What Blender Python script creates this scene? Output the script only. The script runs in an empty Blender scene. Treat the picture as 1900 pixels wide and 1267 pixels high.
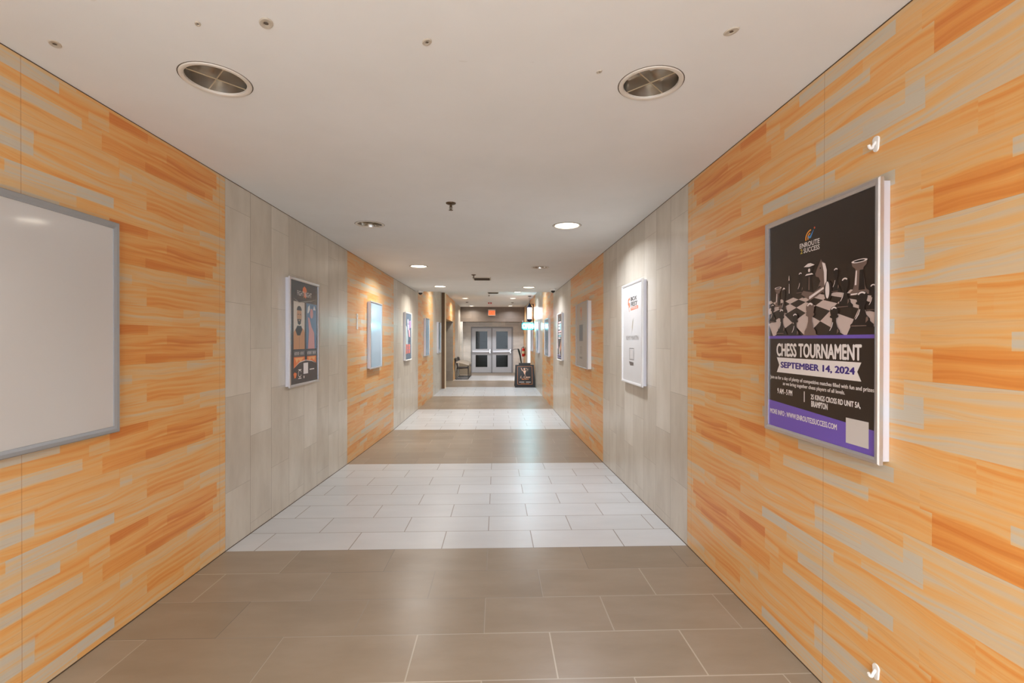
import bpy, bmesh, math, random
from mathutils import Vector, Matrix

# ------------------------------------------------------------------ camera
scene = bpy.context.scene
COL = scene.collection
XL, XR = -1.7176, 1.2491          # corridor side walls
XF = -1.62                        # left wall beyond the jog
ZC, ZF = 2.555, 3.0               # near / far ceiling
EYE = 1.53
cam_d = bpy.data.cameras.new('camera')
cam = bpy.data.objects.new('camera', cam_d)
COL.objects.link(cam)
cam_d.sensor_width = 36.0
cam_d.lens = 36.0 * 873.9 / 1900.0
cam_d.clip_start = 0.05
cam_d.clip_end = 200
cam.matrix_world = (Matrix.Translation((0, 0, EYE)) @ Matrix.Rotation(-0.03271, 4, 'Z')
                    @ Matrix.Rotation(math.pi / 2 - 0.003632, 4, 'X') @ Matrix.Rotation(0.00141, 4, 'Z'))
scene.camera = cam

# ------------------------------------------------------------------ world, exposure
w = bpy.data.worlds.new('world')
scene.world = w
w.use_nodes = True
w.node_tree.nodes['Background'].inputs[0].default_value = (0.86, 0.94, 1.06, 1)
w.node_tree.nodes['Background'].inputs[1].default_value = 4.8
scene.view_settings.view_transform = 'Standard'
scene.view_settings.look = 'None'
scene.view_settings.gamma = 1
scene.view_settings.use_curve_mapping = False
scene.view_settings.exposure = 0.61
LAMP_W = 15.5                     # watts of one ceiling downlight
LAMP_WARM = (1.0, 0.80, 0.56)     # added left fill lamps behind the viewer
LAMP_MID = (1.0, 0.97, 0.92)
LAMP_COOL = (0.90, 0.96, 1.06)     # right row and the far end


# ------------------------------------------------------------------ helpers
def s2l(c):
    return tuple(((v / 255) / 12.92 if v / 255 <= 0.04045 else ((v / 255 + 0.055) / 1.055) ** 2.4) for v in c) + (1,)


MATS = {}


def mat(name, rgb, rough=0.5, metal=0.0, spec=0.5, emit=None, estr=0.0, noise=0.0, nscale=20, coat=0.0):
    if name in MATS:
        return MATS[name]
    m = bpy.data.materials.new(name)
    m.use_nodes = True
    nt = m.node_tree
    b = nt.nodes['Principled BSDF']
    c = s2l(rgb)
    b.inputs['Base Color'].default_value = c
    b.inputs['Roughness'].default_value = rough
    b.inputs['Metallic'].default_value = metal
    b.inputs['Specular IOR Level'].default_value = spec
    b.inputs['Coat Weight'].default_value = coat
    if emit:
        b.inputs['Emission Color'].default_value = s2l(emit)
        b.inputs['Emission Strength'].default_value = estr
    if noise > 0:
        tc = nt.nodes.new('ShaderNodeTexCoord')
        n = nt.nodes.new('ShaderNodeTexNoise')
        n.inputs['Scale'].default_value = nscale
        n.inputs['Detail'].default_value = 4
        nt.links.new(tc.outputs['Object'], n.inputs['Vector'])
        mx = nt.nodes.new('ShaderNodeMix')
        mx.data_type = 'RGBA'
        mx.inputs[6].default_value = tuple(v * (1 - noise) for v in c[:3]) + (1,)
        mx.inputs[7].default_value = tuple(min(1, v * (1 + noise)) for v in c[:3]) + (1,)
        nt.links.new(n.outputs['Fac'], mx.inputs[0])
        nt.links.new(mx.outputs[2], b.inputs['Base Color'])
    MATS[name] = m
    return m


class NG:
    """tiny node-graph writer"""
    def __init__(s, name):
        s.m = bpy.data.materials.new(name)
        s.m.use_nodes = True
        s.nt = s.m.node_tree
        s.b = s.nt.nodes['Principled BSDF']
        tc = s.nt.nodes.new('ShaderNodeTexCoord')
        sp = s.nt.nodes.new('ShaderNodeSeparateXYZ')
        s.nt.links.new(tc.outputs['Object'], sp.inputs[0])
        s.P = tc.outputs['Object']
        s.x, s.y, s.z = sp.outputs

    def put(s, sock, v):
        if isinstance(v, (int, float)):
            sock.default_value = v
        elif isinstance(v, tuple):
            sock.default_value = v
        else:
            s.nt.links.new(v, sock)

    def M(s, op, a, b=0.0, c=0.0):
        n = s.nt.nodes.new('ShaderNodeMath')
        n.operation = op
        s.put(n.inputs[0], a)
        s.put(n.inputs[1], b)
        s.put(n.inputs[2], c)
        return n.outputs[0]

    def V(s, x, y, z=0.0):
        n = s.nt.nodes.new('ShaderNodeCombineXYZ')
        s.put(n.inputs[0], x)
        s.put(n.inputs[1], y)
        s.put(n.inputs[2], z)
        return n.outputs[0]

    def noise(s, vec, scale=1.0, detail=3, rough=0.5, dist=0.0):
        n = s.nt.nodes.new('ShaderNodeTexNoise')
        s.put(n.inputs['Vector'], vec)
        n.inputs['Scale'].default_value = scale
        n.inputs['Detail'].default_value = detail
        n.inputs['Roughness'].default_value = rough
        n.inputs['Distortion'].default_value = dist
        return n.outputs['Fac']

    def white(s, vec):
        n = s.nt.nodes.new('ShaderNodeTexWhiteNoise')
        n.noise_dimensions = '3D'
        s.put(n.inputs['Vector'], vec)
        return n.outputs['Value']

    def mix(s, f, a, b, blend='MIX'):
        n = s.nt.nodes.new('ShaderNodeMix')
        n.data_type = 'RGBA'
        n.blend_type = blend
        s.put(n.inputs[0], f)
        s.put(n.inputs[6], a)
        s.put(n.inputs[7], b)
        return n.outputs[2]

    def ramp(s, f, stops):
        n = s.nt.nodes.new('ShaderNodeValToRGB')
        cr = n.color_ramp
        while len(cr.elements) < len(stops):
            cr.elements.new(0.5)
        for e, (p, c) in zip(cr.elements, stops):
            e.position = p
            e.color = c
        s.put(n.inputs[0], f)
        return n.outputs[0]

    def bump(s, h, strength=0.2, dist=0.002):
        n = s.nt.nodes.new('ShaderNodeBump')
        n.inputs['Strength'].default_value = strength
        n.inputs['Distance'].default_value = dist
        s.put(n.inputs['Height'], h)
        s.nt.links.new(n.outputs[0], s.b.inputs['Normal'])

    def line(s, v, period, width, phase=0.0):
        """1 on a thin line every `period`, else 0"""
        t = s.M('DIVIDE', s.M('SUBTRACT', v, phase), period)
        f = s.M('FRACT', t)
        d = s.M('MINIMUM', f, s.M('SUBTRACT', 1.0, f))
        return s.M('LESS_THAN', d, width / period / 2)


def wood_material():
    g = NG('maple_plank_laminate')
    u, v0 = g.y, g.z
    H = 0.47
    v = g.M('FLOORED_MODULO', v0, H)
    ub = g.M('FLOOR', g.M('DIVIDE', g.M('SUBTRACT', u, 3.04), 1.22))
    row = g.M('FLOOR', g.M('DIVIDE', v, H / 5))
    r1 = g.white(g.V(row, 3.1, 0.0))
    cell = g.M('FLOOR', g.M('ADD', g.M('DIVIDE', u, 0.80), g.M('MULTIPLY', r1, 7.3)))
    c1 = g.white(g.V(row, cell, 1.7))
    row2 = g.M('FLOOR', g.M('DIVIDE', v, H / 10))
    r2 = g.white(g.V(row2, 9.3, 2.0))
    cell2 = g.M('FLOOR', g.M('ADD', g.M('DIVIDE', u, 0.47), g.M('MULTIPLY', r2, 9.1)))
    c2 = g.white(g.V(row2, cell2, 5.5))
    off = g.M('MULTIPLY', c1, 37.0)
    wob = g.M('MULTIPLY', g.M('SUBTRACT', g.noise(g.V(g.M('MULTIPLY', u, 1.7), g.M('MULTIPLY', v, 5.0), off), 1.0, 2), 0.5), 0.10)
    vw = g.M('ADD', v, wob)
    st = g.noise(g.V(g.M('MULTIPLY', u, 1.1), g.M('MULTIPLY', vw, 26.0), off), 1.0, 3, 0.55)
    st = g.M('MULTIPLY_ADD', g.M('SUBTRACT', st, 0.5), 1.7, 0.5)
    t = g.M('ADD', g.M('MULTIPLY_ADD', c1, 0.30, 0.06), g.M('MULTIPLY', st, 0.46))
    st2 = g.noise(g.V(g.M('MULTIPLY', u, 1.6), g.M('MULTIPLY', vw, 75.0), off), 1.0, 2, 0.5)
    t = g.M('ADD', t, g.M('MULTIPLY', g.M('SUBTRACT', st2, 0.5), 0.42))
    big = g.M('GREATER_THAN', c2, 0.88)
    t = g.M('ADD', t, g.M('MULTIPLY', g.M('SUBTRACT', c2, 0.5), 0.05))
    t = g.M('ADD', t, g.M('MULTIPLY', big, 0.20))
    lo = g.M('LESS_THAN', c2, 0.08)
    t = g.M('SUBTRACT', t, g.M('MULTIPLY', lo, 0.09))
    col = g.ramp(t, [(0.08, s2l((206, 124, 54))), (0.25, s2l((219, 148, 74))), (0.41, s2l((221, 168, 102))),
                     (0.56, s2l((212, 180, 134))), (0.72, s2l((194, 186, 168)))])
    fine = g.noise(g.V(g.M('MULTIPLY', u, 5.0), g.M('MULTIPLY', vw, 240.0), off), 1.0, 2, 0.6)
    fine2 = g.noise(g.V(g.M('MULTIPLY', u, 2.0), g.M('MULTIPLY', vw, 90.0), off), 1.0, 3, 0.7)
    dk = g.M('MULTIPLY', g.M('GREATER_THAN', fine2, 0.62), 0.16)
    col = g.mix(dk, col, s2l((186, 122, 66)))
    col = g.mix(g.M('MULTIPLY', g.M('SUBTRACT', fine, 0.4), 0.30), col, s2l((196, 136, 80)))
    # knots
    vo = g.nt.nodes.new('ShaderNodeTexVoronoi')
    vo.inputs['Scale'].default_value = 1.0
    g.put(vo.inputs['Vector'], g.V(g.M('MULTIPLY', u, 2.1), g.M('MULTIPLY', v, 6.5), g.M('MULTIPLY', ub, 0.7)))
    kd = vo.outputs['Distance']
    sel = g.M('GREATER_THAN', g.white(g.V(vo.outputs['Color'], 0.0, 0.0)), 0.0) if False else g.M('GREATER_THAN', vo.outputs['Color'], 0.62)
    halo = g.M('MULTIPLY', g.M('SUBTRACT', 1.0, g.M('MINIMUM', 1.0, g.M('DIVIDE', kd, 0.13))), sel)
    core = g.M('MULTIPLY', g.M('LESS_THAN', kd, 0.035), sel)
    col = g.mix(g.M('MULTIPLY', halo, 0.5), col, s2l((206, 120, 52)))
    col = g.mix(g.M('MULTIPLY', core, 0.75), col, s2l((140, 66, 24)))
    # board joints
    seam = g.M('MULTIPLY', g.line(u, 1.22, 0.004, 3.04 - 1.28), 0.35)
    hs = g.M('MULTIPLY', g.line(v0, H, 0.0015), 0.25)
    col = g.mix(g.M('MAXIMUM', seam, hs), col, s2l((150, 88, 40)))
    g.put(g.b.inputs['Base Color'], col)
    g.b.inputs['Roughness'].default_value = 0.35
    g.b.inputs['Specular IOR Level'].default_value = 0.45
    g.bump(g.M('ADD', g.noise(g.V(g.M('MULTIPLY', u, 8.0), g.M('MULTIPLY', v0, 0.6), 0.0), 1.0, 2), g.M('MULTIPLY', fine, 0.15)), 0.10, 0.004)
    return g.m


def tile_nodes(g, across, along, aw, al, aph, lph, base, grout, gw, soft_butt=0.0):
    """running bond: rows stacked across (width aw), tiles al long, alternate rows shifted by half"""
    ra = g.M('DIVIDE', g.M('SUBTRACT', across, aph), aw)
    row = g.M('FLOOR', ra)
    par = g.M('FLOORED_MODULO', row, 2.0)
    la = g.M('ADD', g.M('DIVIDE', g.M('SUBTRACT', along, lph), al), g.M('MULTIPLY', par, 0.5))
    cell = g.M('FLOOR', la)
    f1 = g.M('FRACT', ra)
    f2 = g.M('FRACT', la)
    d1 = g.M('MULTIPLY', g.M('MINIMUM', f1, g.M('SUBTRACT', 1.0, f1)), aw)
    d2 = g.M('MULTIPLY', g.M('MINIMUM', f2, g.M('SUBTRACT', 1.0, f2)), al)
    d = g.M('MINIMUM', d1, d2)
    ln = g.M('LESS_THAN', d, gw / 2)
    if soft_butt:      # butt joints are filled tighter than the long joints
        ln = g.M('MAXIMUM', g.M('LESS_THAN', d1, gw / 2), g.M('MULTIPLY', g.M('LESS_THAN', d2, gw / 2), soft_butt))
    rnd = g.white(g.V(row, cell, 2.2))
    cl = g.noise(g.V(g.M('MULTIPLY', along, 1.3), g.M('MULTIPLY', across, 3.5), g.M('MULTIPLY', rnd, 9.0)), 1.6, 5, 0.6)
    return ln, rnd, cl, d


def wall_tile_material():
    g = NG('taupe_wall_tile')
    ln, rnd, cl, d = tile_nodes(g, g.y, g.z, 0.305, 0.61, 3.04, 0.55, None, None, 0.0036, 0.45)
    col = g.ramp(g.M('ADD', g.M('MULTIPLY', cl, 0.75), g.M('MULTIPLY', rnd, 0.25)),
                 [(0.25, s2l((180, 169, 153))), (0.5, s2l((196, 187, 172))), (0.8, s2l((211, 203, 190)))])
    col = g.mix(g.M('MULTIPLY', ln, 0.75), col, s2l((104, 88, 68)))
    g.put(g.b.inputs['Base Color'], col)
    g.b.inputs['Roughness'].default_value = 0.29
    g.b.inputs['Specular IOR Level'].default_value = 0.5
    g.bump(g.M('ADD', g.M('SUBTRACT', 1.0, ln), g.M('MULTIPLY', g.noise(g.V(g.M('MULTIPLY', g.y, 22.0), g.z, 0.0), 1.0, 2), 0.9)), 0.16, 0.003)
    return g.m


def end_tile_material(name, tint, k=1.0):
    g = NG(name)
    ln, rnd, cl, d = tile_nodes(g, g.z, g.x, 0.305, 0.61, 0.05, 0.1, None, None, 0.006)
    a = tuple(min(255, v * k) for v in tint)
    col = g.ramp(g.M('ADD', g.M('MULTIPLY', cl, 0.7), g.M('MULTIPLY', rnd, 0.3)),
                 [(0.25, s2l(tuple(v * 0.9 for v in a))), (0.75, s2l(tuple(min(255, v * 1.06) for v in a)))])
    col = g.mix(g.M('MULTIPLY', ln, 0.3), col, s2l(tuple(v * 0.65 for v in a)))
    g.put(g.b.inputs['Base Color'], col)
    g.b.inputs['Roughness'].default_value = 0.4
    return g.m


def floor_material():
    g = NG('banded_floor_tile')
    ln, rnd, cl, d = tile_nodes(g, g.y, g.x, 0.305, 0.594, 3.04, -0.353, None, None, 0.0060)
    band = g.M('FLOORED_MODULO', g.M('FLOOR', g.M('DIVIDE', g.M('SUBTRACT', g.y, 3.04), 2.44)), 2.0)   # 0 white, 1 dark
    mixv = g.M('ADD', g.M('MULTIPLY', cl, 0.8), g.M('MULTIPLY', rnd, 0.2))
    wcol = g.ramp(mixv, [(0.25, s2l((184, 184, 184))), (0.6, s2l((194, 194, 194))), (0.85, s2l((202, 202, 203)))])
    wcol = g.mix(g.M('MULTIPLY', ln, 0.85), wcol, s2l((112, 96, 80)))
    dcol = g.ramp(mixv, [(0.25, s2l((128, 113, 95))), (0.55, s2l((142, 127, 109))), (0.85, s2l((154, 140, 123)))])
    gl = g.mix(rnd, s2l((96, 82, 70)), s2l((186, 176, 160)))
    dcol = g.mix(g.M('MULTIPLY', ln, 0.9), dcol, gl)
    col = g.mix(band, wcol, dcol)
    bl = g.line(g.y, 2.44, 0.005, 3.04)
    col = g.mix(g.M('MULTIPLY', bl, 0.35), col, s2l((100, 84, 68)))
    g.put(g.b.inputs['Base Color'], col)
    ro = g.M('ADD', 0.27, g.M('MULTIPLY', cl, 0.10))
    g.put(g.b.inputs['Roughness'], ro)
    g.b.inputs['Specular IOR Level'].default_value = 0.5
    g.bump(g.M('ADD', g.M('SUBTRACT', 1.0, ln), g.M('MULTIPLY', cl, 0.5)), 0.12, 0.002)
    return g.m


def ceiling_material():
    g = NG('painted_plaster_ceiling')
    n = g.noise(g.P, 1.3, 4, 0.6)
    col = g.ramp(n, [(0.3, s2l((224, 224, 221))), (0.7, s2l((231, 231, 229)))])
    # hairline smudges and old patch marks
    n2 = g.noise(g.V(g.M('MULTIPLY', g.x, 3.0), g.M('MULTIPLY', g.y, 9.0), 0.0), 1.0, 3, 0.7)
    col = g.mix(g.M('MULTIPLY', g.M('GREATER_THAN', n2, 0.72), 0.12), col, s2l((160, 148, 132)))
    g.put(g.b.inputs['Base Color'], col)
    g.b.inputs['Roughness'].default_value = 0.7
    g.bump(g.noise(g.P, 2.5, 5, 0.6), 0.10, 0.006)
    return g.m


WOOD = wood_material()
TILE = wall_tile_material()
FLOOR = floor_material()
CEIL = ceiling_material()
ENDT = end_tile_material('door_wall_tile', (224, 220, 214))
DARKT = end_tile_material('bulkhead_brown_tile', (118, 104, 92))  # brown tile, its colour darkened further for the weaker light there
RECT = end_tile_material('recess_grey_tile', (150, 140, 128))
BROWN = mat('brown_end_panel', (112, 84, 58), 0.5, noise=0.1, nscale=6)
PALE = mat('pale_corner_trim', (226, 204, 172), 0.45)
PLAIN = mat('plain_plaster', (196, 186, 172), 0.7, noise=0.03)
ALU = mat('brushed_aluminium', (206, 206, 210), 0.30, 0.85, noise=0.04, nscale=60)
ALUW = mat('silver_frame_side', (214, 214, 222), 0.35, 0.35)
STEEL = mat('grey_frame_paint', (160, 163, 166), 0.42, 0.45)
BLACK = mat('black_plastic', (18, 18, 20), 0.4)
WHITEP = mat('white_plastic', (232, 230, 226), 0.4)
SEAM = mat('dark_joint', (84, 66, 48), 0.8)


def link(o, parent=None):
    COL.objects.link(o)
    if parent:
        o.parent = parent
    return o


def mesh_obj(name, bm, mats, parent=None, smooth=False):
    me = bpy.data.meshes.new(name)
    bm.normal_update()
    bm.to_mesh(me)
    bm.free()
    if not isinstance(mats, (list, tuple)):
        mats = [mats]
    for m in mats:
        me.materials.append(m)
    if smooth:
        for p in me.polygons:
            p.use_smooth = True
        try:
            me.set_sharp_from_angle(angle=math.radians(35))
        except Exception:
            pass
    o = bpy.data.objects.new(name, me)
    return link(o, parent)


def thing(name, label, cat, loc=(0, 0, 0), rz=0.0, group=None):
    o = bpy.data.objects.new(name, None)
    o.empty_display_size = 0.1
    link(o)
    o.location = loc
    o.rotation_euler = (0, 0, rz)
    return tag(o, label, cat, group)


def tag(o, label, cat, group=None):
    o['label'] = label
    o['category'] = cat
    if group:
        o['group'] = group
    return o


def struct(o):
    o['kind'] = 'structure'
    return o


def box(bm, x0, x1, y0, y1, z0, z1, mi=0, bevel=0.0, skip=()):
    vs = [bm.verts.new((x, y, z)) for x in (x0, x1) for y in (y0, y1) for z in (z0, z1)]
    F = {'-x': (0, 1, 3, 2), '+x': (4, 6, 7, 5), '-y': (0, 4, 5, 1), '+y': (2, 3, 7, 6), '-z': (0, 2, 6, 4), '+z': (1, 5, 7, 3)}
    out = {}
    for k, f in F.items():
        if k in skip:
            continue
        fc = bm.faces.new([vs[i] for i in f])
        fc.material_index = mi if not isinstance(mi, dict) else mi.get(k, mi.get('*', 0))
        out[k] = fc
    if bevel > 0:
        ed = set()
        for f in out.values():
            ed.update(f.edges)
        bmesh.ops.bevel(bm, geom=list(ed), offset=bevel, segments=2, affect='EDGES', profile=0.5)
    return out


def lathe(bm, prof, cx=0.0, cy=0.0, n=32, mi=0, axis='z', cap=True):
    """prof: list of (r, h)"""
    rings = []
    for r, h in prof:
        ring = []
        for k in range(n):
            a = 2 * math.pi * k / n
            p = (cx + r * math.cos(a), cy + r * math.sin(a), h)
            if axis == 'y':
                p = (p[0], h, p[1])
            ring.append(bm.verts.new(p))
        rings.append(ring)
    for a, b in zip(rings, rings[1:]):
        for k in range(n):
            f = bm.faces.new((a[k], a[(k + 1) % n], b[(k + 1) % n], b[k]))
            f.material_index = mi
    if cap:
        for ring, rev in ((rings[0], True), (rings[-1], False)):
            if (ring[0].co - ring[n // 2].co).length > 1e-4:
                f = bm.faces.new(list(reversed(ring)) if rev else ring)
                f.material_index = mi
    return rings


def tube(bm, pts, r, n=10, mi=0, radii=None):
    pts = [Vector(p) for p in pts]
    rings = []
    up = None
    for i, p in enumerate(pts):
        if i == 0:
            d = pts[1] - pts[0]
        elif i == len(pts) - 1:
            d = pts[-1] - pts[-2]
        else:
            d = (pts[i + 1] - p).normalized() + (p - pts[i - 1]).normalized()
        d.normalize()
        if up is None:
            up = d.orthogonal().normalized()
        up = (up - d * up.dot(d)).normalized()
        s = d.cross(up)
        rr = radii[i] if radii else r
        rings.append([bm.verts.new(p + up * math.cos(2 * math.pi * k / n) * rr + s * math.sin(2 * math.pi * k / n) * rr) for k in range(n)])
    for a, b in zip(rings, rings[1:]):
        for k in range(n):
            bm.faces.new((a[k], a[(k + 1) % n], b[(k + 1) % n], b[k])).material_index = mi
    bm.faces.new(list(reversed(rings[0]))).material_index = mi
    bm.faces.new(rings[-1]).material_index = mi


def rounded_path(pts, r=0.03, n=5):
    pts = [Vector(p) for p in pts]
    out = [pts[0]]
    for a, p, b in zip(pts, pts[1:], pts[2:]):
        da, db = (a - p), (b - p)
        ra = min(r, da.length * 0.45, db.length * 0.45)
        pa, pb = p + da.normalized() * ra, p + db.normalized() * ra
        for k in range(n + 1):
            t = k / n
            out.append(pa * (1 - t) ** 2 + p * 2 * t * (1 - t) + pb * t * t)
    out.append(pts[-1])
    return out


# -------- flat print on a poster: local x to the right as read, z up, faces -y
def flat(name, polys, mats, parent, y=0.0, step=0.00008):
    """polys: list of (material index, [(x,z),...]) each layer a hair in front of the last"""
    bm = bmesh.new()
    for k, (mi, pts) in enumerate(polys):
        if len(pts) < 3:
            continue
        vs = [bm.verts.new((px, y - k * step, pz)) for px, pz in pts]
        f = bm.faces.new(vs)
        f.normal_update()
        if f.normal.y > 0:
            f.normal_flip()
        f.material_index = mi
    bmesh.ops.triangulate(bm, faces=[f for f in bm.faces if len(f.verts) > 4])
    return mesh_obj(name, bm, mats, parent)


def rect(x0, x1, z0, z1):
    return [(x0, z0), (x1, z0), (x1, z1), (x0, z1)]


def ell(cx, cz, rx, rz, a0=0, a1=360, n=24):
    full = abs(a1 - a0) >= 360
    k = n if full else n + 1
    return [(cx + rx * math.cos(math.radians(a0 + (a1 - a0) * i / n)), cz + rz * math.sin(math.radians(a0 + (a1 - a0) * i / n))) for i in range(k)]


def arc_band(cx, cz, r0, r1, a0, a1, n=16, sx=1.0):
    o = ell(cx, cz, r1 * sx, r1, a0, a1, n)
    i = ell(cx, cz, r0 * sx, r0, a0, a1, n)
    return o + i[::-1]


def clip(poly, x0, x1, z0, z1):
    def cut(P, f, inter):
        out = []
        for i in range(len(P)):
            a, b = P[i - 1], P[i]
            fa, fb = f(a), f(b)
            if fb:
                if not fa:
                    out.append(inter(a, b))
                out.append(b)
            elif fa:
                out.append(inter(a, b))
        return out

    def ix(v):
        return lambda a, b: (v, a[1] + (b[1] - a[1]) * (v - a[0]) / (b[0] - a[0]))

    def iz(v):
        return lambda a, b: (a[0] + (b[0] - a[0]) * (v - a[1]) / (b[1] - a[1]), v)
    P = poly
    for f, it in ((lambda p: p[0] >= x0, ix(x0)), (lambda p: p[0] <= x1, ix(x1)), (lambda p: p[1] >= z0, iz(z0)), (lambda p: p[1] <= z1, iz(z1))):
        if P:
            P = cut(P, f, it)
    return P


def text_mesh(body, w_, h_, bold=0.0, shear=0.0, extrude=0.0, spacing=1.0):
    cu = bpy.data.curves.new('lettering', 'FONT')
    cu.body = body
    cu.size = 1.0
    cu.offset = 0.0
    cu.shear = shear
    cu.space_character = spacing
    cu.align_x = 'CENTER'
    cu.resolution_u = 3
    cu.fill_mode = 'FRONT' if extrude == 0 else 'BOTH'
    cu.extrude = 0.0
    o = bpy.data.objects.new('lettering', cu)
    COL.objects.link(o)
    dg = bpy.context.evaluated_depsgraph_get()
    me = bpy.data.meshes.new_from_object(o.evaluated_get(dg))
    bpy.data.objects.remove(o)
    bpy.data.curves.remove(cu)
    xs = [v.co.x for v in me.vertices]
    ys = [v.co.y for v in me.vertices]
    cx, cy = (min(xs) + max(xs)) / 2, (min(ys) + max(ys)) / 2
    sx, sy = w_ / (max(xs) - min(xs)), h_ / (max(ys) - min(ys))
    if bold > 0:
        b2 = bmesh.new()
        for dx, dy in ((-1, 0), (1, 0), (0, 1), (0, -1), (0, 0)):
            n0 = len(b2.verts)
            b2.from_mesh(me)
            b2.verts.ensure_lookup_table()
            for v in b2.verts[n0:]:
                v.co.x += dx * bold * 1.3
                v.co.y += dy * bold * 0.8
                v.co.z = (dx + 2 * dy + 3) * 0.00004
        b2.to_mesh(me)
        b2.free()
    for v in me.vertices:
        v.co = ((v.co.x - cx) * sx, -v.co.z, (v.co.y - cy) * sy)
    return me


def text(name, body, cx, cz, w_, h_, m, parent, y=0.0, bold=0.0, shear=0.0, spacing=1.0, label=None):
    me = text_mesh(body, w_, h_, bold, shear, 0, spacing)
    for v in me.vertices:
        v.co.x += cx
        v.co.z += cz
        v.co.y += y
    me.name = name
    me.materials.clear()
    me.materials.append(m)
    o = bpy.data.objects.new(name, me)
    link(o, parent)
    if label:
        o['label'] = label
    return o


# ================================================================== SETTING
def fz(y):
    """floor height: the corridor falls gently away from the camera"""
    P = [(-3.2, 0.225), (1.80, 0.212), (3.04, 0.184), (5.48, 0.093), (7.92, 0.023), (10.36, 0.005), (12.8, 0.0), (30, 0.0)]
    for (a, za), (b, zb) in zip(P, P[1:]):
        if y <= b:
            return za + (zb - za) * (y - a) / (b - a)
    return 0.0


Y0 = -3.2
bm = bmesh.new()
ys = [Y0, -1.5, 0, 1.0, 1.8, 2.4, 3.04, 4.26, 5.48, 6.7, 7.92, 9.14, 10.36, 11.6, 12.8, 15.2, 17.6, 21.0, 25.0]
top = [[bm.verts.new((x, y, fz(y))) for x in (-3.6, XL, 0, XR, 3.6)] for y in ys]
bot = [[bm.verts.new((x, y, -0.2)) for x in (-3.6, XL, 0, XR, 3.6)] for y in ys]
for j in range(len(ys) - 1):
    for i in range(4):
        bm.faces.new((top[j][i], top[j][i + 1], top[j + 1][i + 1], top[j + 1][i]))
        bm.faces.new((bot[j][i], bot[j + 1][i], bot[j + 1][i + 1], bot[j][i + 1]))
for j in range(len(ys) - 1):
    bm.faces.new((top[j][0], top[j + 1][0], bot[j + 1][0], bot[j][0]))
    bm.faces.new((top[j][4], bot[j][4], bot[j + 1][4], top[j + 1][4]))
for i in range(4):
    bm.faces.new((top[0][i], bot[0][i], bot[0][i + 1], top[0][i + 1]))
    bm.faces.new((top[-1][i], top[-1][i + 1], bot[-1][i + 1], bot[-1][i]))
struct(mesh_obj('floor', bm, FLOOR))


def bands(y0, y1):
    """split a wall run at the 2.44 m changes: tile at even band, wood at odd"""
    out = []
    k = math.floor((y0 - 3.04) / 2.44)
    y = y0
    while y < y1 - 1e-6:
        e = min(y1, 3.04 + 2.44 * (k + 1))
        out.append((y, e, 0 if k % 2 == 0 else 1))
        y, k = e, k + 1
    return out


def side_wall(name, xin, xout, y0, y1, ztop, hole=None):
    bm = bmesh.new()
    for a, b, m_ in bands(y0, y1):
        parts = [(a, b, -0.1, ztop)]
        if hole:
            parts = []
            ha, hb, hz = hole
            if b <= ha or a >= hb:
                parts = [(a, b, -0.1, ztop)]
            else:
                if a < ha:
                    parts.append((a, ha, -0.1, ztop))
                if b > hb:
                    parts.append((hb, b, -0.1, ztop))
                parts.append((max(a, ha), min(b, hb), hz, ztop))
        for p in parts:
            x0, x1 = sorted((xin, xout))
            box(bm, x0, x1, p[0], p[1], p[2], p[3], mi=(m_ if m_ is not None else 0))
    bmesh.ops.remove_doubles(bm, verts=bm.verts, dist=1e-5)
    inner = [f for f in bm.faces if len(f.verts) == 4]
    # drop the doubled faces between neighbouring runs
    seen = {}
    for f in bm.faces:
        key = tuple(sorted(v.index for v in f.verts))
        seen.setdefault(key, []).append(f)
    return struct(mesh_obj(name, bm, [TILE, WOOD]))


side_wall('wall_left', XL, XL - 0.15, Y0, 14.774, 3.1)
SH0, SH1, SHZ = 17.3, 18.85, 2.1        # barber shop doorway in the right wall
side_wall('wall_right', XR, XR + 0.15, Y0, 21.9, 3.1, hole=(SH0, SH1, SHZ))

# left wall beyond the jog, with the recess opening
bm = bmesh.new()
mi = {'*': 1, '-y': 2, '+x': 3}
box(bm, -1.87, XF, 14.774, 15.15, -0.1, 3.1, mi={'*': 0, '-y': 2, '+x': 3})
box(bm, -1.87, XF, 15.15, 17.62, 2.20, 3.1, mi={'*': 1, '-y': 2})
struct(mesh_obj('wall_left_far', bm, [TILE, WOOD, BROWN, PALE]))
bm = bmesh.new()
box(bm, -3.55, XF, 17.62, 18.45, -0.1, 3.1, mi={'*': 0, '-y': 2, '+x': 1})
box(bm, -1.87, XF, 18.45, 21.9, -0.1, 3.1, mi=0)
struct(mesh_obj('wall_left_end', bm, [TILE, WOOD, RECT]))
bm = bmesh.new()
box(bm, -3.55, -1.87, 15.0, 15.15, -0.1, 2.6)
box(bm, -3.70, -3.55, 15.0, 17.7, -0.1, 2.6)
box(bm, -3.70, -1.87, 15.0, 17.62, 2.5, 2.6)
struct(mesh_obj('wall_recess', bm, [PLAIN]))

# ---- ceilings with real round openings for the downlights
LIGHTS = [(-1.11, 1.905, 0), (0.615, 1.870, 0), (-1.13, 4.235, 0), (0.63, 4.213, 1), (-1.09, 6.627, 1), (0.612, 6.654, 0),
          (-1.09, 9.128, 1), (0.626, 9.19, 1)]
BACK_FILL = [(-1.11, -0.56, 1), (0.62, -0.56, 1), (-1.11, -2.8, 1), (0.62, -2.8, 1)]  # unseen fill lamps added behind the viewer for ambient light
FAR = [(0.645, 14.55, 1), (-1.12, 16.80, 1), (0.585, 16.72, 1), (-1.10, 20.60, 1), (0.60, 20.44, 1), (-1.1, 12.2, 1), (0.62, 12.2, 1)]  # last pair is added out of sight to light the walls below
RH = 0.112


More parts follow.
